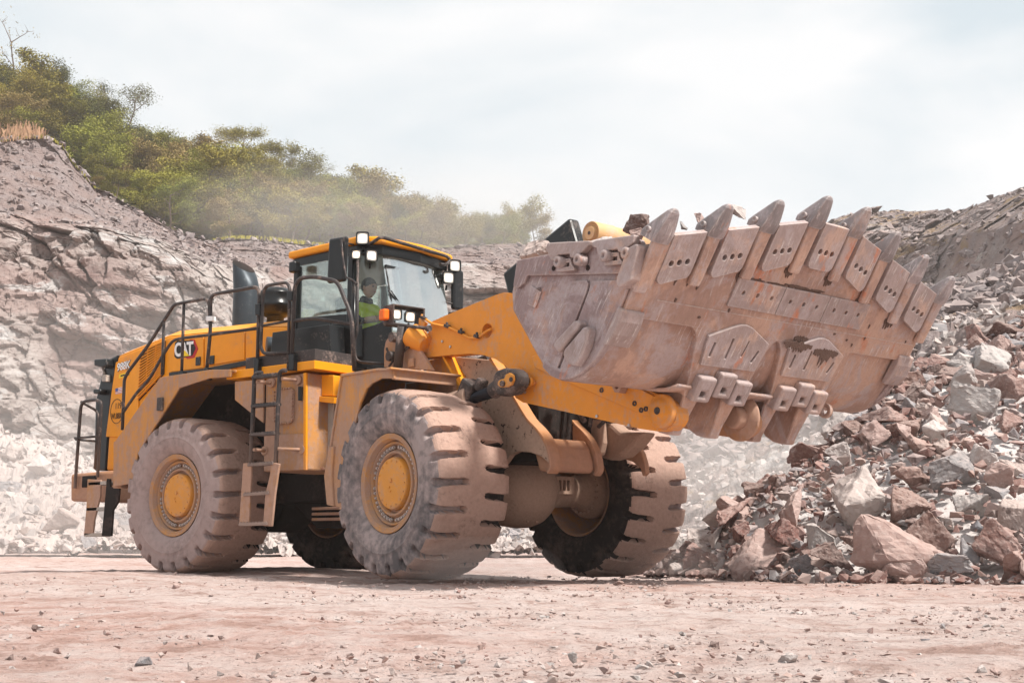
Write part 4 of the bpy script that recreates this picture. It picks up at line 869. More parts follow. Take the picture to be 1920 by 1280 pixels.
# teeth with adapters, shrouds between them
TYS = [-1.87+i*.572 for i in range(8)]
def tooth(y, par):
    s0 = lip(y); t = empty('tooth', parent=par)
    # adapter strap on the floor
    m = M(); m.prismT([(s0-.16, y-.075), (s0-.16, y+.075), (s0+.38, y+.06), (s0+.38, y-.06)], FT, .031, .085); m.build('adapter', 'bucket_steel', t, .018)
    # cap: lofted sections from socket to worn tip
    Q = [(.035, .098, -.10, .098), (-.01, .104, -.10, .105), (-.05, .098, -.088, .100), (-.12, .084, -.060, .080), (-.19, .066, -.034, .058), (-.238, .050, -.018, .042), (-.262, .032, -.006, .026), (-.272, .012, .004, .014)]
    vs = []; nn = 20
    for s, hw, w0, w1 in Q:
        cw = (w0+w1)/2+max(0, -s)*.30; hh = (w1-w0)/2
        for i in range(nn):
            a_ = 2*math.pi*i/nn; cx_, sx_ = math.cos(a_), math.sin(a_); k_ = .75 if sx_ > 0 else 1.0
            vs.append(fp(s0-.10+s, y+hw*math.copysign(abs(cx_)**.36, cx_)*(k_ if abs(sx_) > .6 else 1), cw+hh*math.copysign(abs(sx_)**.36, sx_)))
    m = M(); m.add(vs, [(a_*nn+i, a_*nn+(i+1) % nn, (a_+1)*nn+(i+1) % nn, (a_+1)*nn+i) for a_ in range(len(Q)-1) for i in range(nn)], False); m.f += [tuple(range(nn)), tuple(range((len(Q)-1)*nn, len(Q)*nn))]; m.sm += [False, False]
    cap_ = m.build('tooth_cap', 'tooth_steel', t, .006)
    m = M(); p_ = fp(s0-.14, y-.118, 0); m.cyl(p_, p_+np.array([0, .02, 0]), .026, n=14); m.lathe([(0, .026), (-.006, .026), (-.006, .016), (.008, .016)], 14, tuple(p_)); m.build('retainer_pin', 'tooth_steel', cap_)
    return t
for y in TYS: tooth(y, bk)
for i in range(7):
    ya, yb = TYS[i]+.115, TYS[i+1]-.115; mid = (ya+yb)/2
    pts = [(lip(ya)-.13, ya), (lip(yb)-.13, yb)]
    for t in np.linspace(0, math.pi/2, 5): pts.append((lip(yb)+.24+.06*math.sin(t), yb-.06+.06*math.cos(t)))
    for t in np.linspace(0, math.pi/2, 5): pts.append((lip(ya)+.24+.06*math.cos(t), ya+.06-.06*math.sin(t)))
    hl = []
    for j in (-1, 0, 1):
        yy = mid+j*.085; ss = lip(mid)+.13+(lip(yb)-lip(ya))/(yb-ya)*j*.085; hl.append([(ss+.027*math.cos(t), yy+.027*math.sin(t)) for t in np.linspace(0, 6.283, 17)[:-1]])
    m = M(); m.prismT(pts, FT, .031, .088, hl); m.build('edge_shroud', 'wear_steel', bk, .014, seg=3)
# hinge legs and their wear blocks
pinc = (7.40, 1.55)
for yc_ in (-.66, -.15, .46, .97):
    P1 = Pf(.96); P2 = Pf(1.24); P3 = Pf(1.56); P4 = Pf(1.63)
    pts = [P1, P2, P3, (P4[0]+.02, P4[1]+.01), (7.52, 1.33), (7.42, 1.36), (7.33, 1.42), (7.28, 1.50), (7.29, 1.60), (7.36, 1.72), (7.75, 1.84)]
    m = M(); m.prism(pts, yc_-.06, yc_+.06); m.prismT([(1.2, yc_-.10), (1.2, yc_+.10), (1.40, yc_+.075), (1.60, yc_+.045), (1.60, yc_-.045), (1.40, yc_-.075)], FT, -.05, -.002); m.build('hinge_leg', 'bucket_steel', bk, .02)
for base in (-.41, .72):
    for j, dy in ((0, -.245), (1, 0), (2, .245)):
        y = base+dy; s = .985 if j != 1 else .925
        hl = [[(s+.14, y-.04), (s+.19, y-.04), (s+.19, y+.04), (s+.14, y+.04)]]
        m = M(); m.prismT([(s, y-.108), (s, y+.108), (s+.245, y+.108), (s+.245, y-.108)], FT, -.03, .10, hl); m.build('wear_block', 'wear_steel', bk, .022, seg=3)
    m = M(); m.box(fp(1.10, base, -.05), (.10, .12, .10)); m.build('stop_block', 'bucket_steel', bk, .01)
# guard skirts over the hinge pins (thin bent sheets behind the heel)
for y0, y1 in ((-.95, -.62), (-.10, .42)):
    m = M(); P_ = [(7.9, 1.74), (7.75, 1.72), (7.60, 1.73), (7.45, 1.76)]
    vs = [(x, y, z) for y in (y0, y1) for x, z in P_]; m.add(vs, [(i, i+1, i+5, i+4) for i in range(3)], True); o = m.build('pin_guard', 'bucket_steel', bk); so = o.modifiers.new('t', 'SOLIDIFY'); so.thickness = .03
# ---- side cheeks
def cheekpts(pts, y, z=z5): return sideF(z, pts, y)
ck = [tuple(q) for q in ((6.865, 2.90), (6.77, 2.46), (7.21, 1.885), (7.31, 1.80), (7.42, 1.755), (7.5, 1.742), (7.6, 1.748), (7.7, 1.775), (7.8, 1.82), (7.9, 1.885), (7.99, 1.97))]+[Pf(.55), Pf(.2), Pf(.0), (8.40, 2.80)]
m = M(); m.prism(ck, YN, YN+.05); nc = m.build('side_cheek', 'cheek_steel', bk, .01)
m = M(); m.prism(ck, YF-.05, YF); m.build('side_cheek', 'cheek_steel', bk, .01)
rim_ = ck[2:12]; inn = [(x+(7.55-x)*.10, z+(2.4-z)*.13) for x, z in rim_]
for y0, y1 in ((YN-.035, YN-.001), (YF+.001, YF+.035)):
    m = M(); m.prism([(x, z-.012) for x, z in rim_]+list(reversed(inn)), y0, y1); m.build('cheek_rim', 'cheek_steel', bk, .014)
YW = YN-.002
def cheekplate(name, pts, t=.03, mat='cheek_steel', z=z5, b=.008, y=YW):
    m = M(); m.prism(cheekpts(pts, y, z), y-t, y); return m.build(name, mat, bk, b)
cheekplate('cheek_liner', [(455, 480), (520, 475), (530, 490), (520, 535), (378, 905), (330, 890), (312, 870), (318, 840), (430, 510)], .028)
cheekplate('cheek_liner', [(555, 478), (716, 473), (718, 520), (660, 670), (600, 760), (560, 830), (500, 885), (440, 902), (392, 905), (535, 520), (540, 490)], .028)
cheekplate('top_band', [(190, 380), (345, 352), (765, 268), (752, 440), (700, 445), (240, 455), (225, 490), (195, 515), (172, 505)], .035, b=.01)
cheekplate('small_badge_plate', [(250, 500), (298, 530), (270, 608), (232, 590)], .012, b=.004)
cheekplate('edge_protector', [(342, 330), (355, 300), (555, 290), (548, 315), (520, 345), (500, 358), (500, 372), (462, 372), (458, 352), (400, 360), (392, 385), (368, 385), (355, 350)], .075, 'wear_steel', b=.012, y=YW-.033)
cheekplate('edge_protector', [(565, 300), (585, 288), (770, 262), (765, 300), (735, 325), (730, 345), (692, 345), (690, 330), (625, 340), (620, 360), (595, 360), (588, 325), (570, 320)], .075, 'wear_steel', b=.012, y=YW-.033)
for q in ((647, 728), (872, 703), (1168, 660), (1408, 630)):
    c = fY(*ze(*q), YW-.11); m = M(); m.lathe([(0.06, .052), (-.02, .050), (-.03, .035), (-.03, .020), (.0, .018), (.0, 0)], 20, (c[0], c[1], c[2])); m.build('bolt_boss', 'wear_steel', bk)
for cxy in ((765, 770), (1305, 700)):
    X_, Y_ = cxy; pts = [(X_-70, Y_-70), (X_+60, Y_-75), (X_+70, Y_-10), (X_+100, Y_+30), (X_+95, Y_+60), (X_-100, Y_+75), (X_-100, Y_+40), (X_-75, Y_-10)]
    hl = [(X_-45, Y_-20), (X_+45, Y_-30), (X_+45, Y_+15), (X_-45, Y_+25)]
    m = M(); m.prism(cheekpts(pts, YW-.035, ze), YW-.085, YW-.036, [cheekpts(hl, YW-.035, ze)]); m.build('clamp_casting', 'wear_steel', bk, .01)
for q in ((590, 797), (975, 795)):
    c = fY(*ze(*q), YW-.036); m = M(); m.cyl((c[0], YW-.034, c[2]), (c[0], YW-.040, c[2]), .024, n=14); m.build('bolt_hole', 'under_steel', bk)
# corner guard and the finger-like shoes on the cheek
m = M(); m.prism(cheekpts([(790, 308), (803, 312), (770, 480), (712, 518), (697, 500), (700, 470), (735, 370), (760, 325)], YW-.02), YW-.13, YW+.02); m.build('corner_guard', 'wear_steel', bk, .03, seg=3)
s_, y_ = floorpt(z5, (760, 430), .05); m = M(); m.prismT([(-.16, YN-.01), (-.16, YN+.17), (.30, YN+.15), (.34, YN-.0), (.30, YN-.05)], FT, .024, .075); m.build('corner_adapter', 'bucket_steel', bk, .02)
for pts, t in (([(388, 792), (400, 770), (488, 676), (505, 668), (520, 684), (505, 715), (415, 830)], .13), ([(432, 838), (440, 810), (530, 705), (548, 700), (560, 716), (545, 790), (520, 850), (490, 892), (455, 880)], .12)):
    m = M(); m.prism(cheekpts(pts, YW-.03), YW-t, YW-.02); m.build('cheek_shoe', 'wear_steel', bk, .025, seg=3)
# heel blocks wrapped over both lower edges
for y0, y1 in ((YN-.055, YN+.22), (YF-.20, YF+.055)):
    m = M(); pr2 = [(.50, .02), (.60, .035), (.72, .03), (.84, .0), (.84, -.06), (.50, -.05)]
    m.prismT(pr2, lambda a_, w: fp(a_[0], w, a_[1]+.03), y0, y1); m.build('heel_block', 'wear_steel', bk, .02, seg=3)
m = M(); c = fp(1.22, 1.30, -.02); m.lathe([(-.02, .075), (.02, .075), (.02, .035), (-.02, .035), (-.02, .075)], 24, tuple(c)); m.build('shackle', 'bucket_steel', bk)

# wet mud still sticking to the underside: ragged smears a few millimetres thick
mr = random.Random(3)
def smear(s0, y0, L_, W_, n=9, w=.024):
    n = n*2 if n > 5 else n
    top = []; bot = []
    for i in range(n+1):
        t = i/n; e = math.sin(math.pi*min(max(t, .04), .96))**.6
        top.append((s0-L_*.18*e*mr.uniform(.3, 1), y0+W_*(t-.5))); bot.append((s0+L_*e*(mr.uniform(.15, .6)+.4*mr.random()**4), y0+W_*(t-.5)+mr.uniform(-.2, .2)*W_/n))
    m = M(); m.prismT(top+list(reversed(bot)), FT, w, w+.006); return m.build('mud_smear', 'mud_dark', bk)
for k in range(3): smear(.035, -.50+.34*k+mr.uniform(-.1, .1), .05, .26)
smear(.02, .02, .07, .34); smear(.02, .33, .04, .2)
for i in (2, 3, 4, 5, 6): smear(lip(TYS[i])+.36, TYS[i]-.01, .16, .13, 7)
smear(.55, .36, .16, .40, 11, .054); smear(.58, .80, .20, .36, 11, .054); smear(.50, .40, .16, .2, 8); smear(-.02, -1.55, .06, .1)
for _ in range(26):
    s0 = mr.uniform(0, .9); y0 = mr.uniform(YN+.1, YF-.1)
    if s0 > .5: s0 = mr.uniform(0, .36)
    smear(s0, y0, mr.uniform(.03, .09), mr.uniform(.015, .035), 4, .0235)

for k, pts in enumerate(([(1075, 715), (1090, 745), (1110, 775), (1106, 800)], [(1050, 722), (1078, 760), (1096, 790)], [(1100, 720), (1130, 748), (1138, 785), (1122, 800)], [(1000, 690), (1030, 730), (1050, 752)], [(985, 700), (1010, 740), (1045, 770), (1080, 778)])):
    m = M(); m.tube([fY(*q, -.25+.12*k) for q in pts], .022+.006*(k % 2), 8, .12); m.build('hose', 'black_dusty', L, front=True)
for px, py, y in ((1062, 735, -.3), (1085, 752, -.2), (1120, 742, -.1)):
    c = fY(px, py, y); m = M(); m.box(c, (.09, .09, .07), Matrix.Rotation(rad(20), 3, 'Y')); m.cyl(c, c+np.array([0, -.09, 0]), .02, n=8); m.build('hose_block', 'axle_dust', L, .008, front=True)
# bolts and decals of the near arm and fenders
for px, py in ((830, 640), (845, 650), (985, 735), (1120, 780), (1180, 797)):
    c = fY(px, py, AY[0]); m = M(); m.cyl((c[0], AY[0]+.0, c[2]), (c[0], AY[0]-.014, c[2]), .016, n=6); m.build('bolt', 'bolt_steel', arm)
# ================================================================== ROCK AND GROUND MATERIALS
def rockmat(name, cols, bstr=.5, scale=1.0, island=False, dust=.3):
    m, t, b = newmat(name); N = NB(t); co = N.n('ShaderNodeTexCoord').outputs['Object']
    rnd = N.n('ShaderNodeNewGeometry').outputs['Random Per Island'] if island else N.n('ShaderNodeObjectInfo').outputs['Random']
    if island: co = N.n('ShaderNodeNewGeometry').outputs['Position']
    sh = N.n('ShaderNodeVectorMath', {0: co, 1: N.n('ShaderNodeCombineXYZ', {0: N.math('MULTIPLY', rnd, 37.0), 1: N.math('MULTIPLY', rnd, 91.0), 2: rnd}).outputs[0]}, operation='ADD').outputs[0]
    n1 = N.noise(sh, 2.2*scale, 8, .65, .5); n2 = N.noise(sh, 11*scale, 7, .7); n3 = N.noise(sh, 45*scale, 4, .7)
    k = len(cols); base = N.ramp(rnd, [((i+.5)/k, c) for i, c in enumerate(cols)])
    c = N.mix(N.mapr(n1, .35, .65), base, N.mix(.25, base, (.42, .36, .34)))
    c = N.mix(N.mapr(n2, .48, .75, 0, .5), c, (.52, .45, .42))
    c = N.mix(N.mapr(n1, .60, .66, 0, .7), c, (.09, .065, .06))
    up = N.n('ShaderNodeSeparateXYZ', {0: N.n('ShaderNodeNewGeometry').outputs['True Normal']}).outputs[2]
    c = N.mix(N.math('MULTIPLY', N.mapr(up, .3, .95), dust), c, (.48, .36, .32))
    t.links.new(c, b.inputs['Base Color']); b.inputs['Roughness'].default_value = .85; b.inputs['Specular IOR Level'].default_value = .25
    bump(t, b, N.math('ADD', N.math('MULTIPLY', n1, 1.2), N.math('ADD', N.math('MULTIPLY', n2, .6), N.math('MULTIPLY', n3, .18))), bstr, .05)
RED = [(.18, .080, .066), (.22, .110, .092), (.28, .17, .145), (.14, .07, .06), (.31, .195, .165)]
GRY = [(.20, .205, .225), (.29, .285, .295), (.13, .13, .145), (.38, .36, .35)]
PAL = [(.44, .40, .385), (.52, .48, .46), (.36, .295, .27), (.42, .34, .31)]
rockmat('rock_red', RED); rockmat('rock_grey', GRY); rockmat('rock_pale', PAL, .4); rockmat('rock_brown', [(.12, .07, .06), (.19, .11, .09)]); rockmat('rock_pink', [(.33, .225, .20), (.37, .26, .235)], .35)
rockmat('rubble_near', [RED[0], RED[1], GRY[1], RED[2], RED[3], PAL[2], RED[4], GRY[0], RED[1]], .4, 1.5, True)
rockmat('rubble_pale', [PAL[0], GRY[3], PAL[1], PAL[2], PAL[0], GRY[1], PAL[3]], .4, .5, True)
rockmat('rubble_talus', [(.20, .175, .18), (.15, .125, .13), (.26, .23, .225), (.19, .145, .14), (.13, .11, .115)], .4, .4, True)
rockmat('gravel_mix', [RED[2], PAL[2], RED[4], PAL[3], RED[1], GRY[3], PAL[0], RED[4]], .4, 6, True)
# quarry face: banded, fractured, stained by kind of rock ('band' = 0 sound pale stone ... 1 loose mauve overburden)
def cliffmat(name, ochre=0.0):
    m, t, b = newmat(name); N = NB(t); g = N.n('ShaderNodeNewGeometry').outputs['Position']; at = N.n('ShaderNodeAttribute', attribute_name='band').outputs['Fac']
    mp_ = N.n('ShaderNodeMapping', {0: g, 'Rotation': (rad(6), rad(8), 0), 'Scale': (.35, .35, 1.0)}).outputs[0]
    n1 = N.noise(mp_, .35, 9, .62, .8); n2 = N.noise(mp_, 1.6, 8, .68, .5); n3 = N.noise(g, 6, 6, .7); nb = N.noise(g, .10, 5, .6, .6)
    pale = N.ramp(n2, [(.28, (.20, .16, .15)), (.42, (.34, .285, .265)), (.55, (.45, .395, .37)), (.72, (.58, .54, .52))])
    pink = N.ramp(n1, [(.30, (.20, .13, .12)), (.5, (.34, .25, .23)), (.7, (.44, .355, .33))])
    c = N.mix(N.mapr(nb, .42, .54), pink, pale)
    c = N.mix(N.math('MULTIPLY', N.mapr(N.noise(mp_, .8, 7, .7, 1.0), .56, .62), .85), c, (.54, .52, .51))
    loose = N.ramp(n3, [(.3, (.17, .135, .135)), (.5, (.28, .23, .225)), (.75, (.39, .335, .32))])
    loose = N.mix(N.mapr(N.noise(g, .5, 6, .6), .38, .62), loose, N.mix(.5, loose, (.27, .185, .16)))
    c = N.mix(N.mapr(at, .35, .65), c, loose)
    if ochre: c = N.mix(N.math('MULTIPLY', N.mapr(N.noise(mp_, .5, 7, .65, 1.2), .54, .62), ochre), c, (.30, .20, .10))
    cr = N.n('ShaderNodeTexVoronoi', {'Vector': N.n('ShaderNodeVectorMath', {0: mp_, 1: N.n('ShaderNodeVectorMath', {0: N.n('ShaderNodeTexNoise', {'Vector': mp_, 'Scale': 1.2, 'Detail': 4}).outputs[1], 1: (.9, .9, .9)}, operation='MULTIPLY').outputs[0]}, operation='ADD').outputs[0], 'Scale': .9}, feature='DISTANCE_TO_EDGE').outputs[0]
    crk = N.math('MULTIPLY', N.mapr(cr, .03, .0), N.mapr(at, .6, .3))
    crk = N.math('MULTIPLY', crk, N.mapr(n1, .42, .55))
    c = N.mix(N.math('MULTIPLY', crk, .6), c, (.09, .07, .07))
    t.links.new(c, b.inputs['Base Color']); b.inputs['Roughness'].default_value = .95; b.inputs['Specular IOR Level'].default_value = .15
    h = N.math('ADD', N.math('ADD', N.math('MULTIPLY', n2, 1.0), N.math('MULTIPLY', n3, .35)), N.math('MULTIPLY', crk, -.7))
    h = N.math('ADD', h, N.math('MULTIPLY', N.noise(g, 3.0, 8, .75), 1.2)); bump(t, b, h, .8, .25)
cliffmat('quarry_rock'); cliffmat('quarry_rock_ochre', .7)
m, t, b = newmat('quarry_ground'); N = NB(t); g = N.n('ShaderNodeNewGeometry').outputs['Position']
n1 = N.noise(g, .35, 8, .6, .4); n2 = N.noise(g, 3.0, 9, .68, .3); n3 = N.noise(g, 22, 7, .72); n4 = N.noise(g, 90, 4, .7)
c = N.ramp(n1, [(.3, (.42, .30, .265)), (.5, (.51, .395, .36)), (.7, (.57, .47, .44))])
rd = N.noise(N.n('ShaderNodeMapping', {0: g, 'Rotation': (0, 0, rad(-38)), 'Scale': (.10, .34, 1)}).outputs[0], 1.0, 5, .55, .4)
c = N.mix(N.mapr(rd, .40, .60, .0, .75), c, (.43, .25, .205))
trk = N.noise(N.n('ShaderNodeMapping', {0: g, 'Rotation': (0, 0, rad(-38)), 'Scale': (.35, 3.2, 1)}).outputs[0], 1.0, 6, .6, .3)
c = N.mix(N.mapr(trk, .48, .66, 0, .5), c, (.36, .24, .205))
c = N.mix(N.mapr(n2, .42, .62, 0, .55), c, (.60, .525, .50)); c = N.mix(N.mapr(n2, .46, .34, 0, .6), c, (.24, .145, .115))
c = N.mix(N.mapr(n3, .55, .66, 0, .85), c, (.20, .12, .10)); c = N.mix(N.mapr(n4, .56, .72, 0, .5), c, (.55, .49, .465))
t.links.new(c, b.inputs['Base Color']); b.inputs['Roughness'].default_value = .95; b.inputs['Specular IOR Level'].default_value = .1
bump(t, b, N.math('ADD', N.math('ADD', N.math('MULTIPLY', n3, .8), N.math('MULTIPLY', n4, .25)), N.math('ADD', N.math('MULTIPLY', n2, 2.0), N.math('MULTIPLY', trk, 3.0))), .9, .04)
m, t, b = newmat('hill_grass'); N = NB(t); g = N.n('ShaderNodeNewGeometry').outputs['Position']; n1 = N.noise(g, .25, 6, .6); n2 = N.noise(g, 2.5, 6, .7)
c = N.ramp(N.math('ADD', N.math('MULTIPLY', n1, .6), N.math('MULTIPLY', n2, .4)), [(.35, (.03, .035, .01)), (.5, (.07, .07, .02)), (.60, (.26, .20, .03)), (.75, (.14, .11, .06))])
t.links.new(c, b.inputs['Base Color']); b.inputs['Roughness'].default_value = .95; bump(t, b, n2, .8, .4)
def leafmat(name, c0, c1, c2):
    m, t, b = newmat(name); N = NB(t); r = N.n('ShaderNodeNewGeometry').outputs['Random Per Island']; o = N.n('ShaderNodeObjectInfo').outputs['Random']
    g = N.n('ShaderNodeTexCoord').outputs['Object']; f = N.math('ADD', N.math('ADD', N.math('MULTIPLY', r, .22), N.math('MULTIPLY', o, .35)), N.math('MULTIPLY', N.noise(g, .7, 3), .6))
    c = N.ramp(f, [(.2, c0), (.55, c1), (.9, c2)]); c = N.mix(N.math('MULTIPLY', o, .35), c, (.16, .12, .03))
    t.links.new(c, b.inputs['Base Color']); b.inputs['Roughness'].default_value = .7; b.inputs['Specular IOR Level'].default_value = .2
    try: b.inputs['Subsurface Weight'].default_value = 0
    except Exception: pass
leafmat('leaf_olive', (.05, .055, .008), (.19, .175, .02), (.42, .34, .05))
leafmat('leaf_dark', (.018, .03, .008), (.05, .07, .014), (.11, .12, .025))
leafmat('leaf_bright', (.07, .09, .010), (.24, .26, .03), (.44, .42, .06))
leafmat('leaf_brown', (.12, .085, .03), (.26, .19, .06), (.38, .28, .12))
paint('bark', (.13, .10, .08), .9, .1, bstr=.4)
paint('yellow_weed', (.34, .30, .04), .9, 0, bstr=.1)
paint('dry_stalk', (.36, .22, .13), .9, .2, bstr=.1)

# ================================================================== GROUND
def cam_grid(lat, dep): return CAM[0]+RH[0]*lat+FH[0]*dep, CAM[1]+RH[1]*lat+FH[1]*dep
nr, nc = 420, 520
u = np.linspace(0, 1, nr)[:, None]; dep = 1.2*(420/1.2)**(u**1.25)*np.ones((1, nc)); v = np.linspace(-1, 1, nc)[None, :]
lat = v*(2.5+dep*.62); X, Y = cam_grid(lat, dep)
P3 = np.stack([X, Y, 0*X], -1)
Zg = .020*fbm(P3*1.1, 3, 3)+.011*np.abs(fbm(P3*6, 4, 9))+.05*fbm(P3*.22, 2, 4)*np.clip(dep/9-1, 0, 1)
fl2 = fbm(P3*2.2, 3, 31); Zg += .018*np.clip(np.abs(fbm(P3*14, 3, 21))-.35, 0, 1)*(fl2 > 0)
for yc0, an, am in ((-3.4, 8, .020), (-5.9, 8, .018), (-7.6, -14, .012), (-1.32, 0, .018), (-9.4, 5, .010)):
    ca, sa = math.cos(rad(an)), math.sin(rad(an)); ux = (X-4)*ca+(Y-yc0)*sa; uy = -(X-4)*sa+(Y-yc0)*ca
    inside = np.clip((.46-np.abs(uy))/.05, 0, 1); lug_ = np.clip(np.abs(((ux/.29+np.where(uy > 0, .5, 0)) % 1)-.5)*8-1.2, -1, 1)*(np.abs(uy) > .06)
    Zg = Zg+inside*am*(.55*lug_*np.clip(.4+fbm(P3*.7, 2, 55), 0, 1)-.6)
Zg = Zg-.015-.012; V = np.stack([X, Y, Zg], -1).reshape(-1, 3); idx = np.arange(nr*nc).reshape(nr, nc)
F = np.stack([idx[:-1, :-1], idx[:-1, 1:], idx[1:, 1:], idx[1:, :-1]], -1).reshape(-1, 4)
tag(npmesh('ground', V, F, 'quarry_ground', smooth=True), kind='structure')
back = M(); c_ = cam_grid(0, 0); back.box((c_[0], c_[1], -.25), (900, 900, .1)); tag(back.build('ground_outer', 'quarry_ground'), kind='structure')

# ================================================================== TERRAIN SHEETS: contour lines in the survey, at their own distances
def sheet(name, pxs, rows, nrow, mat, disp, band=None, kind='structure'):
    """rows: list of (y-curve, depth-curve); each curve is [(px, value), ...]"""
    pxs = np.asarray(pxs, float); k = len(rows); tt = np.linspace(0, k-1, nrow)
    def cv(c): return np.interp(pxs, [a_[0] for a_ in c], [a_[1] for a_ in c])
    YY = np.array([cv(r[0]) for r in rows]); DD = np.array([cv(r[1]) for r in rows])
    yi = np.array([np.interp(tt, np.arange(k), YY[:, j]) for j in range(len(pxs))]).T; di = np.array([np.interp(tt, np.arange(k), DD[:, j]) for j in range(len(pxs))]).T
    PX = np.broadcast_to(pxs, yi.shape); d = FPX*CF+CR*(PX[..., None]-960)-CU*(yi[..., None]-640)
    P_ = CAM+d*(di/(d@FH))[..., None]
    P_ = disp(P_, tt[:, None]/(k-1)*np.ones_like(yi), PX)
    idx = np.arange(P_.shape[0]*P_.shape[1]).reshape(P_.shape[:2]); F = np.stack([idx[:-1, :-1], idx[:-1, 1:], idx[1:, 1:], idx[1:, :-1]], -1).reshape(-1, 4)
    o = npmesh(name, P_.reshape(-1, 3), F, mat, smooth=False)
    if band is not None:
        bb = band(P_, tt[:, None]/(k-1)*np.ones_like(yi), PX, yi); at = o.data.attributes.new('band', 'FLOAT', 'POINT'); at.data.foreach_set('value', bb.ravel().astype(np.float32))
    tag(o, kind=kind); return o, P_
def face_disp(a_block, a_f, edge=.0, seed=1, blk=(.28, .28, .55)):
    def f(P_, v, PX):
        Q = P_@np.array([[RH[0], FH[0], 0], [RH[1], FH[1], 0], [0, 0, 1]]); Q = Q.copy(); Q[..., 2] += .14*Q[..., 0]
        W_ = np.stack([fbm(P_*.3, 3, seed+3), fbm(P_*.3, 3, seed+4), fbm(P_*.3, 3, seed+5)], -1)
        idv, f1, f2, off = cells(Q*np.array(blk)+W_*.22, seed); id2, g1, g2, o2 = cells(Q*np.array(blk)*2.3+W_*.25, seed+50); id3, h1_, h2_, o3 = cells(Q*np.array(blk)*5.5+W_*.3, seed+90)
        amp = np.clip(v/.04, .2, 1)*(1-edge*np.clip((v-.45)/.22, 0, 1))
        calm = np.clip(.5+1.2*fbm(P_*.09, 2, seed+31), .12, 1); s = a_block*(idv-.5)*amp+a_block*.38*(id2-.5)*amp*calm+a_block*.17*(id3-.5)*np.clip(amp, .35, 1)*calm-a_block*.12*np.exp(-((f2-f1)/.04)**2)*amp-a_block*.10*np.exp(-((g2-g1)/.06)**2)*amp*calm+a_f*fbm(P_*.12, 3, seed+9)+.10*a_block*fbm(P_*1.6, 4, seed+12)
        return P_-FH*s[..., None]
    return f
ridge = [(-260, 275), (-60, 268), (0, 264), (60, 256), (95, 258), (118, 275), (135, 303), (160, 330), (172, 348), (205, 362), (235, 381), (285, 405), (330, 433), (365, 443), (400, 450), (450, 447), (520, 452), (560, 458), (640, 462), (760, 466), (830, 465), (880, 462), (960, 458), (1000, 462), (1060, 480), (1200, 560), (1360, 700)]
mid = [(-260, 440), (0, 445), (120, 440), (200, 440), (300, 480), (420, 545), (560, 560), (700, 560), (860, 570), (1000, 560), (1200, 640), (1360, 760)]
shelf = [(-260, 395), (0, 400), (60, 415), (160, 420), (240, 440), (300, 455), (400, 500), (470, 505), (560, 500), (700, 505), (860, 500), (1000, 500), (1200, 590), (1360, 730)]
base = [(-260, 1024), (1360, 1024)]
dB = [(-260, 58), (0, 60), (400, 66), (560, 74), (1360, 84)]
def dadd(c, k, m_=1.0): return [(a_, b_*m_+k) for a_, b_ in c]
pxs = np.concatenate([np.arange(-260, 620, 2.1), np.arange(620, 1364, 4)])
cliff, CP = sheet('quarry_cliff', pxs, [(base, dB), (mid, dadd(dB, 3.5)), (shelf, dadd(dB, 5.5)), (ridge, dadd(dB, 15))], 420, 'quarry_rock', face_disp(2.3, .9, .80, 1, (.19, .19, .34)),
    lambda P_, v, PX, yi: np.clip((v-.64)/.10+.9*fbm(P_*.16, 4, 77)*.5, 0, 1))
# the loose crown of the left knoll rolls back behind the ridge line
rb = dadd(dB, 24); _ = sheet('cliff_top', np.arange(-260, 1364, 8), [(ridge, dadd(dB, 14.6)), ([(a_, b_+12) for a_, b_ in ridge], rb)], 12, 'quarry_rock', face_disp(.3, .3, 0, 5), lambda P_, v, PX, yi: np.ones_like(v))
# right-hand wall and its talus
r2 = [(1380, 788), (1430, 640), (1490, 480), (1545, 418), (1590, 400), (1630, 392), (1690, 387), (1740, 387), (1800, 389), (1830, 382), (1850, 373), (1885, 364), (1920, 350), (2000, 325), (2240, 250)]
m2 = [(1380, 794), (1440, 690), (1500, 560), (1545, 500), (1640, 455), (1760, 450), (1860, 430), (1920, 415), (2240, 350)]
b2 = [(1380, 800), (1560, 660), (1650, 610), (1700, 570), (1760, 550), (1850, 540), (1920, 520), (2240, 480)]
d2_ = [(1380, 105), (1650, 105), (1760, 98), (1860, 84), (1920, 76), (2240, 60)]
_, RP = sheet('right_cliff', np.arange(1380, 2244, 2.6), [([(a_, b_+120) for a_, b_ in b2], dadd(d2_, -10)), (b2, d2_), (m2, dadd(d2_, 5)), (r2, dadd(d2_, 22))], 190, 'quarry_rock_ochre', face_disp(3.0, 1.4, .1, 21, (.26, .26, .40)),
    lambda P_, v, PX, yi: np.clip(.30+.55*np.clip((v-.60)/.2, 0, 1)+.7*fbm(P_*.1, 4, 78), 0, 1))
def rough(a1, a2, seed):
    def f(P_, v, PX):
        P2 = P_.copy(); idv, f1, f2, off = cells(P_*1.1, seed); P2[..., 2] += a1*fbm(P_*.35, 5, seed)+a2*(idv-.5)+a2*.8*np.abs(fbm(P_*2.3, 3, seed+4)); return P2
    return f
t0_ = [(1180, 1030), (1300, 1035), (1420, 1040), (1560, 1048), (1700, 1060), (1920, 1080), (2240, 1100)]
t1_ = [(1180, 960), (1270, 905), (1400, 850), (1560, 770), (1640, 700), (1740, 640), (1920, 590), (2240, 500)]
t2_ = [(1180, 905), (1270, 790), (1400, 740), (1560, 660), (1660, 600), (1740, 545), (1850, 520), (1920, 490), (2240, 400)]
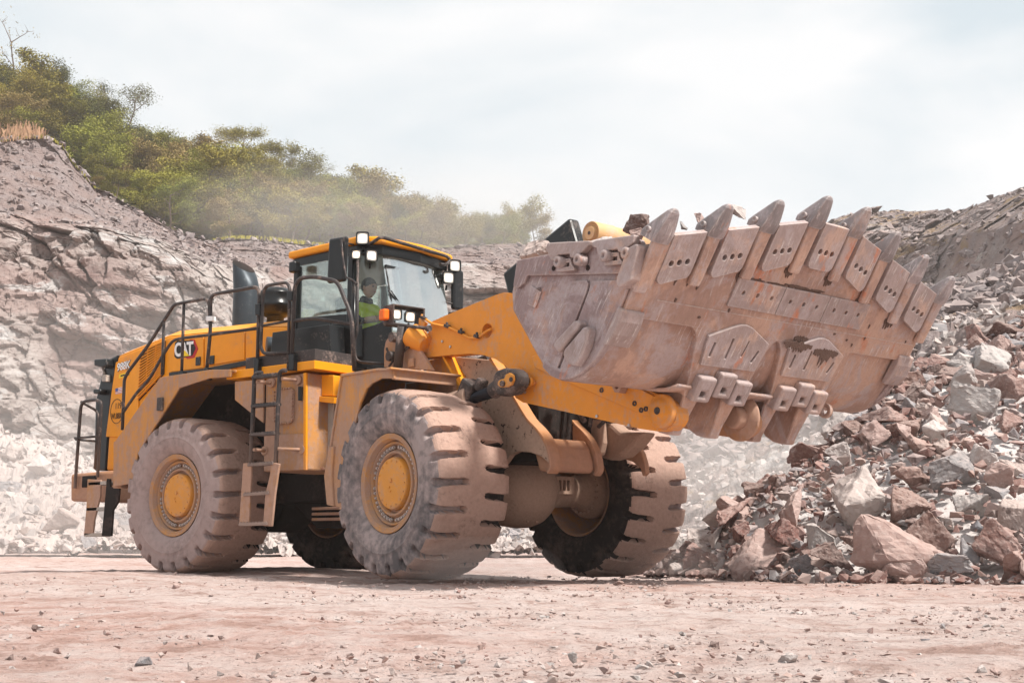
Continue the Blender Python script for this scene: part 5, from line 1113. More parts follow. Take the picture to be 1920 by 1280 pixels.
talus, TP = sheet('talus_slope', np.arange(1180, 2244, 3.2), [(t0_, [(1180, 34), (1560, 26), (1920, 22), (2240, 20)]), (t1_, [(1180, 44), (1560, 38), (1920, 33), (2240, 30)]), (t2_, [(1180, 60), (1500, 58), (1760, 78), (1920, 62), (2240, 50)])], 150, 'quarry_rock_ochre', rough(.25, .30, 31),
    lambda P_, v, PX, yi: np.clip(np.where(v > .55, .75, .25)+.6*fbm(P_*.15, 3, 79), 0, 1))
# green hillside above the face
h0 = [(-260, 330), (0, 330), (130, 370), (250, 430), (380, 470), (560, 480), (1000, 490), (1100, 520)]
h1 = [(-260, 100), (0, 160), (60, 172), (130, 205), (200, 240), (280, 268), (400, 305), (520, 335), (640, 362), (760, 405), (900, 438), (1000, 464), (1100, 500)]
hill, HPt = sheet('hillside', np.arange(-260, 1104, 6), [(h0, [(-260, 86), (1100, 104)]), (h1, [(-260, 135), (0, 140), (1100, 185)])], 90, 'hill_grass', rough(.5, .2, 41))

# ================================================================== ROCKS
def rock_mesh(rng, n=15, flat=1.0, sub=True, seed=0, rgh=.04):
    bm = bmesh.new()
    for _ in range(n):
        v = Vector((rng.gauss(0, 1), rng.gauss(0, 1), rng.gauss(0, 1))).normalized(); r = rng.uniform(.80, 1.04)
        q = Vector((math.copysign(abs(v.x)**.5, v.x), math.copysign(abs(v.y)**.5, v.y), math.copysign(abs(v.z)**.5, v.z)*flat))*r*.50
        bm.verts.new(q)
    h = bmesh.ops.convex_hull(bm, input=bm.verts); bmesh.ops.delete(bm, geom=[g_ for g_ in h['geom_interior'] if isinstance(g_, bmesh.types.BMVert)], context='VERTS')
    bmesh.ops.dissolve_limit(bm, angle_limit=rad(14), verts=bm.verts, edges=bm.edges)
    if sub:
        bmesh.ops.bevel(bm, geom=list(bm.edges), offset=.012, segments=1, affect='EDGES', clamp_overlap=True)
        bmesh.ops.triangulate(bm, faces=bm.faces)
        for _ in range(4):
            ed = [e for e in bm.edges if e.calc_length() > .085]
            if not ed: break
            bmesh.ops.subdivide_edges(bm, edges=ed, cuts=1); bmesh.ops.triangulate(bm, faces=[f for f in bm.faces if len(f.verts) > 3])
        bm.normal_update(); co = np.array([v.co[:] for v in bm.verts]); nn = np.array([v.normal[:] for v in bm.verts])
        ds = rgh*fbm(co*3.1+seed*7.7, 5, seed, .6)+.05*(cells(co*2.6+seed*3, seed)[0]-.5)*(np.abs(fbm(co*1.4+seed, 2, seed)) > .12)
        for v, c_, n_, d_ in zip(bm.verts, co, nn, ds): v.co = Vector(c_+n_*d_)
    me = bpy.data.meshes.new('rock'); bm.to_mesh(me); bm.free(); return me
rng = random.Random(11)
PROTO = [rock_mesh(rng, rng.choice((8, 9, 10, 12)), rng.uniform(.75, 1), True, i) for i in range(18)]
LOWP = []
for i in range(26):
    me = rock_mesh(rng, rng.choice((7, 8, 10)), rng.uniform(.6, 1), False); bm = bmesh.new(); bm.from_mesh(me); bmesh.ops.triangulate(bm, faces=bm.faces); bm.to_mesh(me); bm.free()
    LOWP.append((np.array([v.co[:] for v in me.vertices]), np.array([p_.vertices[:] for p_ in me.polygons]))); bpy.data.meshes.remove(me)
def place_rock(name, pos, dims, mat, label, group=None, proto=None, rot=None, yaw=None):
    """dims: width across the view, depth, height, in metres"""
    me = (PROTO[proto] if proto is not None else rng.choice(PROTO))
    o = bpy.data.objects.new(name, me); COL.objects.link(o)
    if not me.materials: me.materials.append(MATS[mat])
    o.material_slots[0].link = 'OBJECT'; o.material_slots[0].material = MATS[mat]
    rt = Euler(rot if rot else (rng.uniform(0, 6.28), rng.uniform(0, 6.28), rng.uniform(0, 6.28))).to_matrix()
    A_ = Matrix((tuple(RH), tuple(FH), (0, 0, 1))).transposed()      # view-aligned stretch, then free rotation of the block inside
    Sm = A_ @ Matrix.Diagonal(Vector(dims)) @ (A_.transposed() @ Matrix.Identity(3)) @ rt
    mtx = Sm.to_4x4(); mtx.translation = Vector(pos); o.matrix_world = mtx
    return tag(o, label, 'rock', group)
def scatter(name, pts, sizes, mat, label=None, squash=(.55, .9)):
    """one mesh of small broken stones nobody could count"""
    VV = []; FF = []; o = 0; rg = np.random.RandomState(len(pts))
    for p_, s in zip(pts, sizes):
        v, f = LOWP[rg.randint(len(LOWP))]; q = Euler(tuple(rg.uniform(0, 6.28, 3))).to_matrix(); sc = np.array([s, s*rg.uniform(.6, 1.1), s*rg.uniform(*squash)])
        VV.append((v@np.array(q).T)*sc+p_); FF.append(f+o); o += len(v)
    ob = npmesh(name, np.concatenate(VV), np.concatenate(FF), mat); tag(ob, label, 'rubble', kind='stuff'); return ob
# ---- the near heap beside the bucket: a real mound with stones on and in it
def crest(lat): return np.interp(lat, [1.9, 2.3, 2.96, 3.8, 4.25, 4.86, 5.9, 7.7, 10, 14], [.08, .38, .98, 1.45, 1.85, 2.35, 2.9, 3.7, 4.6, 5.6])
def d0(lat): return np.interp(lat, [1.5, 2.6, 3.2, 4.2, 5.2, 14], [17.5, 14.2, 13.2, 12.6, 11.9, 10.8])
def heapz(lat, dep_):
    up = .50*(dep_-d0(lat)); c_ = crest(lat); over = np.maximum(0, up-c_); return np.minimum(up, c_-over*.5)
lat_ = np.linspace(1.4, 14, 190)[None, :]; dp = np.linspace(10, 28, 220)[:, None]
Z_ = heapz(lat_, dp); X, Y = cam_grid(lat_*np.ones_like(dp), dp*np.ones_like(lat_)); PP = np.stack([X, Y, Z_], -1); PP[..., 2] += .10*fbm(PP*1.3, 4, 61)-.16
idx = np.arange(PP.shape[0]*PP.shape[1]).reshape(PP.shape[:2]); F = np.stack([idx[:-1, :-1], idx[:-1, 1:], idx[1:, 1:], idx[1:, :-1]], -1).reshape(-1, 4)
rockmat('heap_dirt', [(.10, .06, .05)], .8, 1.0); tag(npmesh('rubble_mound', PP.reshape(-1, 3), F, 'heap_dirt', smooth=True), kind='structure')
def heap_hit(px, py):
    d = ray(px, py); d = d/(d@FH); best = None
    for q in np.arange(9.5, 26, .04):
        p_ = CAM+d*q; la = (p_-CAM)@RH
        if p_[2] <= max(heapz(la, q), 0)+.0: return p_, q
    return CAM+d*16, 16
BIG = [ # px, py, w, h, proto, material, label
 (1598, 934, 116, 118, 3, 'rock_pale', 'large pale grey block tilted upright in the middle of the near heap'),
 (1672, 1028, 150, 112, 3, 'rock_pink', 'very large smooth pink boulder at the foot of the heap'),
 (1500, 951, 70, 88, 1, 'rock_pink', 'rounded pinkish boulder leaning left of the upright pale block'),
 (1545, 1012, 58, 62, 8, 'rock_grey', 'pointed blue-grey stone left of the huge pink boulder'),
 (1410, 1052, 122, 48, 10, 'rock_pink', 'long low pinkish slab lying at the heap foot nearest the tyre'),
 (1383, 966, 68, 62, 2, 'rock_red', 'reddish brown stone topping the left end of the heap'),
 (1465, 1006, 78, 50, 5, 'rock_red', 'wedge-shaped reddish stone above the long low slab'),
 (1704, 948, 68, 78, 12, 'rock_brown', 'rough dark reddish boulder right of the upright pale block'),
 (1785, 881, 104, 60, 7, 'rock_grey', 'rounded light grey boulder with a dark underside, upper right of the heap'),
 (1750, 1006, 96, 62, 9, 'rock_brown', 'dark brown boulder behind the huge pink one, on its right'),
 (1872, 1020, 76, 66, 0, 'rock_red', 'split reddish boulder in the lower right of the heap'),
 (1822, 1026, 58, 62, 4, 'rock_grey', 'grey rounded block between the dark brown and the split reddish boulders'),
 (1890, 1074, 88, 50, 11, 'rock_red', 'reddish brown boulder at the right edge of the photo, on the ground'),
 (1782, 1058, 90, 42, 13, 'rock_grey', 'flat bluish grey stone at the foot of the heap'),
 (1826, 755, 88, 68, 14, 'rock_grey', 'dark grey square block carrying a white slab'),
 (1812, 716, 76, 20, 15, 'rock_pale', 'flat white slab lying on the dark square block'),
 (1895, 728, 52, 68, 16, 'rock_red', 'tall reddish boulder at the upper right edge of the heap'),
 (1897, 792, 58, 52, 17, 'rock_red', 'reddish boulder below the tall one at the right edge'),
 (1557, 1056, 72, 54, 2, 'rock_brown', 'dark brown angular stone on the ground in front of the blue-grey pointed one'),
 (1506, 1062, 52, 36, 8, 'rock_grey', 'dark grey stone at the heap foot between slab and brown stone'),
 (1640, 818, 60, 42, 5, 'rock_pink', 'pink slab high on the heap below the small brown stone'),
 (1597, 801, 42, 30, 9, 'rock_brown', 'small dark brown stone at the upper left crest of the heap'),
 (1688, 813, 42, 56, 1, 'rock_pink', 'upright pink stone high on the heap left of the dark square block'),
 (1712, 891, 56, 48, 10, 'rock_red', 'brown boulder left of the rounded light grey one'),
 (1878, 892, 72, 46, 3, 'rock_pink', 'pinkish grey block at the right of the rounded light grey boulder'),
 (1863, 924, 48, 38, 7, 'rock_grey', 'small rounded grey stone under the pinkish grey block'),
 (1820, 941, 72, 44, 13, 'rock_grey', 'grey layered stone in the right middle of the heap'),
 (1772, 964, 56, 40, 4, 'rock_pale', 'light bluish flake right of the rough dark reddish boulder'),
 (1898, 972, 56, 66, 6, 'rock_pale', 'pale pink boulder at the right edge, half way up the lower heap'),
 (1302, 1048, 54, 48, 12, 'rock_red', 'brownish stone beside the far front tyre'),
 (1694, 1070, 86, 38, 15, 'rock_pink', 'layered pink stone lying against the foot of the huge pink boulder'),
 (1838, 860, 40, 48, 0, 'rock_pale', 'whitish triangular stone above the rounded light grey boulder'),
 (1576, 850, 50, 30, 16, 'rock_pale', 'pale stone with a dark base near the left crest'),
 (1513, 857, 68, 40, 11, 'rock_red', 'reddish slab on the left shoulder of the heap'),
 (1452, 901, 28, 22, 9, 'rock_brown', 'small black-brown stone on the left crest above the reddish top stone'),
 (1392, 1000, 40, 36, 14, 'rock_red', 'blocky reddish stone under the stone topping the left end'),
 (1348, 1005, 30, 46, 1, 'rock_pale', 'pale narrow stone leaning at the left foot of the heap'),
 (1600, 1010, 46, 36, 17, 'rock_brown', 'dark stone wedged between the upright block and the huge pink boulder'),
 (1905, 860, 40, 60, 4, 'rock_pale', 'yellowish grey stone cut by the right edge of the photo')]
BP2 = []
for px, py, w, h_, pr_, mt, lb in BIG:
    p_, q = heap_hit(px, py+h_*.15); s = q/FPX*1.04
    p_ = p_ - (p_-CAM)/np.linalg.norm(p_-CAM)*min(w, h_)*s*.30
    dd = ray(px, py); p_ = CAM+dd*(((p_-CAM)@FH)/(dd@FH))
    place_rock('boulder', p_, (w*s*1.12, max(w, h_)*s*.9, h_*s*1.14), mt, lb, None, pr_); BP2.append(((p_-CAM)@RH, (p_-CAM)@FH, w*s*.55))
# further individual stones of the heap, graded by size
sp = []; rg = np.random.RandomState(5)
LB = {'rock_red': 'reddish broken rock on the near heap', 'rock_grey': 'grey broken rock on the near heap', 'rock_brown': 'dark brown broken rock on the near heap', 'rock_pink': 'pinkish broken rock on the near heap', 'rock_pale': 'pale broken rock on the near heap'}
cnt = 0; tries = 0
while cnt < 250 and tries < 14000:
    tries += 1; la = rg.uniform(1.9, 8.6); t_ = rg.rand(); dd_ = d0(la)+t_*(crest(la)/.5+.5)
    s = .52*rg.rand()**1.1+.30
    if any((la-a_)**2+(dd_-b_)**2 < ((s+c_)*.27)**2 for a_, b_, c_ in sp): continue
    if any(abs(la/dd_-a_/b_)*b_ < c_+s*.25 and b_-1.5 < dd_ < b_+c_*.9 for a_, b_, c_ in BP2): continue
    sp.append((la, dd_, s)); x, y = cam_grid(la, dd_); z = float(heapz(la, dd_)); mt = rg.choice(['rock_red', 'rock_red', 'rock_red', 'rock_grey', 'rock_brown', 'rock_pink', 'rock_pale'], p=None)
    size = 'fist-sized' if s < .3 else ('small' if s < .42 else 'middling')
    place_rock('broken_rock', (x, y, max(z, 0)-.02), (s, s*rg.uniform(.7, 1), s*rg.uniform(.5, .85)), mt, ('small ' if s < .36 else 'mid-sized ')+LB[mt], ('small ' if s < .36 else 'mid-sized ')+'rocks of the near heap, '+mt[5:]); cnt += 1
pts = []; sz = []
for _ in range(5200):
    la = rg.uniform(1.7, 9.5); dd_ = d0(la)-.35+rg.rand()*(crest(la)/.5+1.2); x, y = cam_grid(la, dd_); s = .05+.18*rg.rand()**2.5; pts.append((x, y, max(float(heapz(la, dd_)), 0)-.0+s*.1)); sz.append(s)
scatter('small_rubble', pts, sz, 'rubble_near', 'small reddish broken stones filling the near heap')
# ---- pale rubble at the foot of the left face
lpx = np.arange(-240, 1300, 4.0)
q0 = [(-240, 1036), (300, 1036), (1300, 1038)]; q1 = [(-240, 790), (0, 805), (60, 830), (180, 865), (240, 900), (330, 950), (480, 985), (700, 1000), (940, 985), (1040, 960), (1300, 915)]
bank, BP = sheet('rubble_bank', lpx, [(q0, [(-240, 42), (300, 43), (1300, 40)]), (q1, [(-240, 54), (300, 55), (1300, 52)])], 60, 'rubble_pale', rough(.2, .35, 51)); bank.data.attributes.new('band', 'FLOAT', 'POINT')
ns = 0; bk_n = BP.shape
big_labels = [(1, 'rock_pale')]
for i, (px, py, w, h_, lb) in enumerate([(80, 1000, 0, 0, ''), (38, 948, 58, 48, 'big pale block at the left edge of the far rubble bank'), (118, 985, 76, 62, 'pink-white split block low on the far rubble bank'), (75, 870, 62, 34, 'long flat pale block high on the far rubble bank'), (165, 1002, 44, 40, 'round pinkish stone right under the rear step'), (130, 945, 34, 26, 'whitish block left of the rear step'), (20, 845, 50, 40, 'pale block at the top left of the rubble bank'), (210, 985, 34, 34, 'white stone between the rear step and the rear tyre'), (115, 1022, 30, 26, 'rounded white stone at the foot of the bank'), (60, 1016, 46, 26, 'low pale stone near the foot of the bank at far left')]):
    if not w: continue
    v_ = np.interp(py, [q1[1][1], 1036], [1, 0]); dpt = 43+11*v_; s = dpt/FPX; place_rock('pale_boulder', G(px, py, dpt-.6), (w*s, w*s*.8, h_*s), 'rock_pale', lb)
for _ in range(190):
    j = rg.randint(0, BP.shape[1]); i = int(BP.shape[0]*rg.rand()**.9)
    p_ = BP[min(i, BP.shape[0]-1), j]; s = .45+.95*rg.rand()**2; place_rock('pale_rock', p_, (s, s*.8, s*rg.uniform(.5, .85)), rg.choice(['rock_pale', 'rock_pale', 'rock_grey']), 'pale broken rock lying on the far rubble bank', 'pale rocks of the far rubble bank')
pts = []; sz = []
for _ in range(7000):
    p_ = BP[rg.randint(BP.shape[0]), rg.randint(BP.shape[1])]; s = .10+.40*rg.rand()**2.2; pts.append(p_+rg.uniform(-.15, .15, 3)); sz.append(s)
scatter('bank_rubble', pts, sz, 'rubble_pale', 'pale small stones covering the far rubble bank')
# ---- rubble of the talus slope
pts = []; sz = []; pts2 = []; sz2 = []
for _ in range(24000):
    i = int(TP.shape[0]*rg.rand()**.8); j = rg.randint(TP.shape[1]); p_ = TP[i, j]; v_ = i/TP.shape[0]; s = (.05+.42*rg.rand()**5)*(.8+1.3*v_)
    dk_ = v_ > .56+.12*fbm(p_[None]*.2, 2, 5)[0]; s = s*(1.5 if dk_ else .85); (pts2 if dk_ else pts).append(p_+rg.uniform(-.15, .15, 3)); (sz2 if dk_ else sz).append(s)
scatter('talus_rubble', pts, sz, 'rubble_pale', 'pale grey crushed stone on the slope behind the near heap'); scatter('upper_talus', pts2, sz2, 'rubble_talus', 'dark mauve blocky debris high on the right slope')
# ---- loose stones on the upper slopes and along the rims
pts = []; sz = []; n_r, n_c = CP.shape[:2]
for _ in range(6000):
    i = int(n_r*(1-.36*rg.rand()**1.3))-1; j = rg.randint(n_c); s = .08+.55*rg.rand()**5; pts.append(CP[i, j]+rg.uniform(-.1, .1, 3)); sz.append(s*(1.5 if i > n_r*.965 else 1))
scatter('slope_stones', pts, sz, 'rubble_talus', 'loose mauve stones on the upper slope of the left knoll')
pts = []; sz = []; n_r, n_c = RP.shape[:2]
for _ in range(3200):
    i = int(n_r*(.25+.75*rg.rand()))-1; j = int(n_c*rg.rand()); s = .12+1.0*rg.rand()**5; pts.append(RP[i, j]+rg.uniform(-.1, .1, 3)); sz.append(s)
scatter('ledge_stones', pts, sz, 'rubble_talus', 'loose broken rock on the ledges of the right quarry wall')
# ---- rocks carried in the bucket
def inb(px, py, y, w, h_, mt, lb, pr_):
    c_ = fY(px, py, y); wld = Matrix.Rotation(-AL, 3, 'Z') @ (Vector(c_)-Vector((HX, 0, 0)))+Vector((HX, 0, 0)); dpt = float((np.array(wld)-CAM)@FH); s = dpt/FPX
    place_rock('bucket_rock', wld, (w*s, w*s*.9, h_*s), mt, lb, None, pr_)
inb(1015, 478, -1.0, 86, 60, 'rock_pale', 'big pale rock peeping over the back edge of the bucket', 6)
inb(1197, 421, -1.1, 60, 46, 'rock_brown', 'brown pink-topped rock on the load beside the first tooth', 14)
inb(1195, 440, -1.3, 40, 22, 'rock_pink', 'pink stone under the brown rock in the bucket', 9)
inb(1309, 415, -1.0, 26, 40, 'rock_pink', 'small pink rock between the first and second tooth', 2)
inb(1282, 422, -1.2, 18, 22, 'rock_grey', 'small dark stone right of the first tooth in the bucket', 8)
inb(1380, 408, -.6, 42, 46, 'rock_pale', 'pale pink rock behind the second tooth', 4)
inb(1120, 462, -.9, 80, 26, 'rock_pale', 'low pale rock in front of the lever sleeve in the bucket', 10)
hp_ = []; hs = []
for _ in range(420):
    x = rg.uniform(6.95, 7.95); y = rg.uniform(YN+.15, YF-.15); t_ = (x-6.9)/1.45; z = 2.50+.12*math.sin(3*y)*.5; w_ = Matrix.Rotation(-AL, 3, 'Z') @ (Vector((x, y, z))-Vector((HX, 0, 0)))+Vector((HX, 0, 0)); hp_.append(tuple(w_)); hs.append(rg.uniform(.12, .40))
scatter('bucket_load', hp_, hs, 'rubble_near', 'reddish crushed rock loaded in the bucket')
# ---- stones lying on the quarry floor
FS = [(1160, 1091, 18, 14, 'rock_brown', 'dark clod in front of the far front tyre'), (1113, 1087, 16, 8, 'rock_brown', 'flat brown clod left of the dark clod'), (267, 1240, 34, 20, 'rock_grey', 'brown-grey stone in the lower left foreground'), (243, 1256, 12, 10, 'rock_brown', 'tiny dark stone beside the lower left stone'), (354, 1249, 20, 8, 'rock_pale', 'small pale blue flake near the lower left stone'), (1075, 1227, 22, 24, 'rock_grey', 'pointed pinkish grey stone in the centre foreground'), (327, 1075, 12, 8, 'rock_pink', 'small stone in front of the rear tyre'), (570, 1074, 10, 8, 'rock_brown', 'small stone between the near tyres'), (303, 1171, 14, 7, 'rock_brown', 'dark stone left of centre on the floor'), (65, 1175, 14, 10, 'rock_brown', 'dark stone near the left edge of the floor'), (330, 1099, 16, 7, 'rock_pink', 'low stone just ahead of the rear tyre'), (546, 1181, 18, 8, 'rock_pink', 'flat pink stone in the middle of the floor'), (840, 1263, 0, 0, '', ''), (1770, 1172, 14, 9, 'rock_grey', 'grey pebble on the right side of the floor'), (1840, 1253, 22, 16, 'rock_pale', 'pale stone in the lower right corner'), (1862, 1256, 18, 18, 'rock_pink', 'pinkish stone in the lower right corner'), (1475, 1235, 44, 12, 'rock_pale', 'flat pale plate of stone in the right foreground'), (1340, 1208, 22, 8, 'rock_brown', 'dark flat stone right of the centre foreground'), (1260, 1212, 12, 8, 'rock_brown', 'dark pebble in the centre right foreground'), (18, 1236, 26, 6, 'rock_brown', 'dark sliver at the lower left edge'), (45, 1235, 14, 8, 'rock_brown', 'dark chip beside the sliver at lower left'), (1735, 1199, 20, 8, 'rock_grey', 'bluish chip on the right of the floor'), (110, 1218, 24, 10, 'rock_pink', 'pinkish stone on the lower left floor'), (1620, 1120, 22, 5, 'rock_pink', 'low flat stone in front of the heap')]
for px, py, w, h_, mt, lb in FS:
    if not w: continue
    p_ = rZ(px, py+h_*.35, -.02); dpt = (p_-CAM)@FH; s = dpt/FPX; place_rock('floor_stone', p_+np.array([0, 0, h_*s*.22]), (w*s, w*s*.9, h_*s*1.1), mt, lb)
pts = []; sz = []
for _ in range(17000):
    dd_ = 2.6+13*rg.rand()**1.5; la = rg.uniform(-1, 1)*(dd_*.46+.2); dens = fbm(np.array([[la*.9, dd_*.5, 0]]), 3, 91)[0]
    if dens < -.05 and rg.rand() > .25: continue
    s = .006+.030*rg.rand()**6; x, y = cam_grid(la, dd_); pts.append((x, y, -.024+s*.1)); sz.append(s*(1+dd_*.05))
scatter('gravel', pts, sz, 'gravel_mix', 'fine gravel and chips strewn over the quarry floor', (.3, .7))
# ================================================================== TREES ON THE HILLSIDE
def tree_meshes(seed, H, spread, density, leaf, airy=0.0, base=.25):
    r = random.Random(seed); tr = M(); tips = []
    def limb(p, d, l, rd, lev):
        q = p; pts = [p]
        for _ in range(4):
            d = (d+Vector((r.gauss(0, .16), r.gauss(0, .16), r.gauss(0, .08)+.04))).normalized(); q = q+d*l/4; pts.append(q)
        n = 5; rs = [rd*(1-.6*i/4) for i in range(5)]
        for i in range(4): tr.cyl(pts[i], pts[i+1], rs[i], rs[i+1], n, False)
        if lev < 2:
            for k in range(5 if lev == 0 else 4):
                a = r.uniform(0, 6.28); e = r.uniform(.25, .9); st = pts[r.choice((2, 3, 4))] if lev else pts[min(4, 1+k)]
                limb(st, Vector((math.cos(a), math.sin(a), e)).normalized(), l*r.uniform(.42, .62)*(spread if lev == 0 else 1), rd*.45, lev+1)
        tips.append((pts[-1], lev)); tips.append((pts[2], lev)) if lev == 2 else None
    limb(Vector((0, 0, -.4)), Vector((0, 0, 1)), H*.62, H*.018, 0)
    V = []; F = []
    for p, lev in tips:
        if lev == 0 and airy: continue
        rb = H*r.uniform(.085, .15)*(1.25 if lev < 2 else 1)
        for _ in range(int(density*r.uniform(.5, 1.3))):
            v = Vector((r.gauss(0, 1), r.gauss(0, 1), r.gauss(0, .7))); c = p+v*rb*.55
            n = Vector((r.gauss(0, 1), r.gauss(0, 1), r.gauss(0, 1)+.8)).normalized(); u = n.orthogonal().normalized(); u = Matrix.Rotation(r.uniform(0, 6.28), 3, n) @ u; w = n.cross(u); s = leaf*r.uniform(.6, 1.3)
            o = len(V); V += [c-u*s, c-w*s*.45, c+u*s, c+w*s*.45+n*s*.2]; F.append((o, o+1, o+2, o+3))
    mt = bpy.data.meshes.new('trunk'); mt.from_pydata(tr.v, [], tr.f); mt.update()
    mc = bpy.data.meshes.new('crown'); mc.from_pydata([tuple(v) for v in V], [], F); mc.update()
    return mt, mc
TP_ = [tree_meshes(101, 7.5, 1.15, 170, .12), tree_meshes(102, 6.5, 1.3, 180, .12), tree_meshes(103, 8.0, 1.0, 165, .12), tree_meshes(104, 5.5, 1.5, 190, .11), tree_meshes(105, 9.0, .85, 60, .12, 1), tree_meshes(106, 8.5, .9, 40, .12, 1), tree_meshes(107, 7, .8, 3, .12, 1)]
def tree(pos, proto, s, leaf, label, group=None, name='tree', wide=1.0):
    o = empty(name, pos, rng.uniform(0, 6.28)); o.scale = (s*wide, s*wide, s); tag(o, label, 'tree' if name != 'bush' else 'bush', group)
    mt, mc = TP_[proto]
    for nm, me, mat in (('trunk', mt, 'bark'), ('crown', mc, leaf)):
        c = bpy.data.objects.new(nm, me); COL.objects.link(c); c.parent = o
        if not me.materials: me.materials.append(MATS[mat])
        c.material_slots[0].link = 'OBJECT'; c.material_slots[0].material = MATS[mat]
    return o
def hill_at(px, py):
    d = ray(px, py); d = d/(d@FH); P2 = HPt.reshape(-1, 3); L_ = (P2-CAM)@RH; D_ = (P2-CAM)@FH; sx = 960+FPX*((P2-CAM)@CR)/((P2-CAM)@CF); sy = 640-FPX*((P2-CAM)@CU)/((P2-CAM)@CF)
    i = np.argmin((sx-px)**2+(sy-py)**2); return P2[i]
def th(px, hpx, pos, proto): return hpx*((pos-CAM)@FH)/FPX/{0: 7.5, 1: 6.5, 2: 8, 3: 5.5, 4: 9, 5: 8.5, 6: 7}[proto]*1.05
for px, py, hpx, pr_, lf_, lb, wd in (
    (240, 258, 128, 4, 'leaf_dark', 'tall airy dark tree standing against the sky left of centre on the hill crest', 1.0),
    (183, 226, 92, 5, 'leaf_dark', 'smaller airy tree just left of the tall one on the crest', 1.0),
    (22, 152, 150, 6, 'leaf_brown', 'thin almost bare tree at the top left corner of the hill', .8),
    (70, 160, 48, 3, 'leaf_dark', 'low dark tree on the crest right of the bare one', 1.3),
    (108, 190, 62, 1, 'leaf_dark', 'dark rounded tree on the upper left crest', 1.1),
    (362, 275, 52, 5, 'leaf_olive', 'slender see-through little tree in the dip of the crest', .8),
    (425, 296, 88, 4, 'leaf_olive', 'twin-stemmed airy tree rising over the middle of the crest', 1.0),
    (462, 306, 96, 2, 'leaf_olive', 'full-crowned hazy tree beside the twin-stemmed one', 1.1),
    (530, 330, 78, 1, 'leaf_olive', 'rounded hazy tree where the crest starts to fall', 1.1),
    (606, 345, 76, 4, 'leaf_olive', 'airy tree on the falling crest', 1.0),
    (708, 372, 62, 4, 'leaf_olive', 'small airy tree above the cab on the far crest', 1.0),
    (128, 180, 30, 5, 'leaf_brown', 'tiny sparse sapling on the upper crest', .7)):
    p_ = hill_at(px, py); tree(p_, pr_, th(px, hpx, p_, pr_), lf_, lb, None, 'tree', wd)
kinds = [('leaf_olive', 'olive green leafy tree in the wood covering the hillside'), ('leaf_dark', 'dark green tree in the wood covering the hillside'), ('leaf_bright', 'bright yellow-green tree in the wood covering the hillside'), ('leaf_brown', 'brownish half-bare tree in the wood covering the hillside')]
rg = np.random.RandomState(77); cnt = 0; done = []
while cnt < 220:
    px = rg.uniform(-40, 1010); lo = np.interp(px, [a_[0] for a_ in ridge], [a_[1] for a_ in ridge])+4; hi = np.interp(px, [a_[0] for a_ in h1], [a_[1] for a_ in h1])+8
    if hi > lo-6: hi = lo-8
    t_ = rg.rand(); py = lo*(1-t_)+hi*t_; nt_ = np.clip((t_-.55)/.3, 0, 1)
    if (px < 60 and py < 235 and rg.rand() < .5) or any(abs(px-a_) < 20 and abs(py-b_) < 11 for a_, b_ in done): 
        if rg.rand() > .03: continue
    done.append((px, py)); p_ = hill_at(px, py+4); pr_ = int(rg.choice([0, 1, 2, 3], p=[.3, .3, .2, .2])); hp2 = rg.uniform(66, 122)*(1-.30*np.clip((px-600)/400, 0, 1))*(1-.58*nt_)
    k = rg.choice(4, p=([.30, .45, .15, .10] if px < 260 and t_ > .35 else [.45, .10, .30, .15] if px < 620 else [.5, .05, .15, .30])); tree(p_, pr_, th(px, hp2, p_, pr_), kinds[k][0], kinds[k][1], 'wood on the hillside, '+kinds[k][0][5:], 'tree', rg.uniform(1.0, 1.35)); cnt += 1
for i in range(85):    # undergrowth: low bushes between the trees and along the ridge
    px = rg.uniform(-30, 1000); lo = np.interp(px, [a_[0] for a_ in ridge], [a_[1] for a_ in ridge]); hi = np.interp(px, [a_[0] for a_ in h1], [a_[1] for a_ in h1])+2
    py = lo+(hi-lo)*(rg.rand() if i % 3 == 0 else rg.uniform(-.02, .06)); p_ = hill_at(px, min(py, lo-2)); k = rg.choice([0, 2, 3])
    tree(p_, 3, th(px, rg.uniform(14, 30), p_, 3), kinds[k][0], {0: 'low olive bush', 2: 'low yellow-green bush', 3: 'low brownish bush'}[k]+' among the trees of the hillside', 'low bushes of the hillside, '+kinds[k][0][5:], 'bush', 1.7)
p_ = hill_at(578, 452); m = M(); hh = 88*((p_-CAM)@FH)/FPX; m.cyl((p_[0], p_[1], p_[2]), (p_[0]+.1, p_[1], p_[2]+hh), .07, .04, 8); tag(m.build('bare_pole', 'dry_stalk'), 'thin bare pale pole standing before the trees above the cab', 'pole')
# dry reeds on the left knoll, and weeds on its edge
def blades(name, cx, cy, wpx, hpx, n, mat, label, depth):
    V = []; F = []
    for _ in range(n):
        px = cx+rg.uniform(-1, 1)*wpx; p_ = G(px, np.interp(px, [a_[0] for a_ in ridge], [a_[1] for a_ in ridge])+cy, depth+rg.uniform(-5, 5)); h_ = hpx*(.45+.55*rg.rand())*depth/FPX*math.exp(-((px-cx)/wpx)**2*.6); a = rg.uniform(0, 6.28); u = np.array([math.cos(a), math.sin(a), 0])*.018; ln = np.array([rg.normal(0, .22), rg.normal(0, .22), 1])*h_
        o = len(V); V += [p_-u, p_+u, p_+ln+u*1.6, p_+ln-u*1.6]; F.append((o, o+1, o+2, o+3))
    return tag(npmesh(name, V, np.array(F), mat), label, 'grass', kind='stuff')
blades('dry_reeds', 25, 4, 62, 40, 260, 'dry_stalk', 'dry reddish reeds on top of the left knoll', 77)
blades('edge_weeds', 90, 3, 90, 9, 220, 'leaf_olive', 'green weeds along the edge of the left knoll', 77)
blades('yellow_weeds', 520, 0, 120, 9, 420, 'yellow_weed', 'yellow flowering weeds on the shelf above the quarry face', 92)

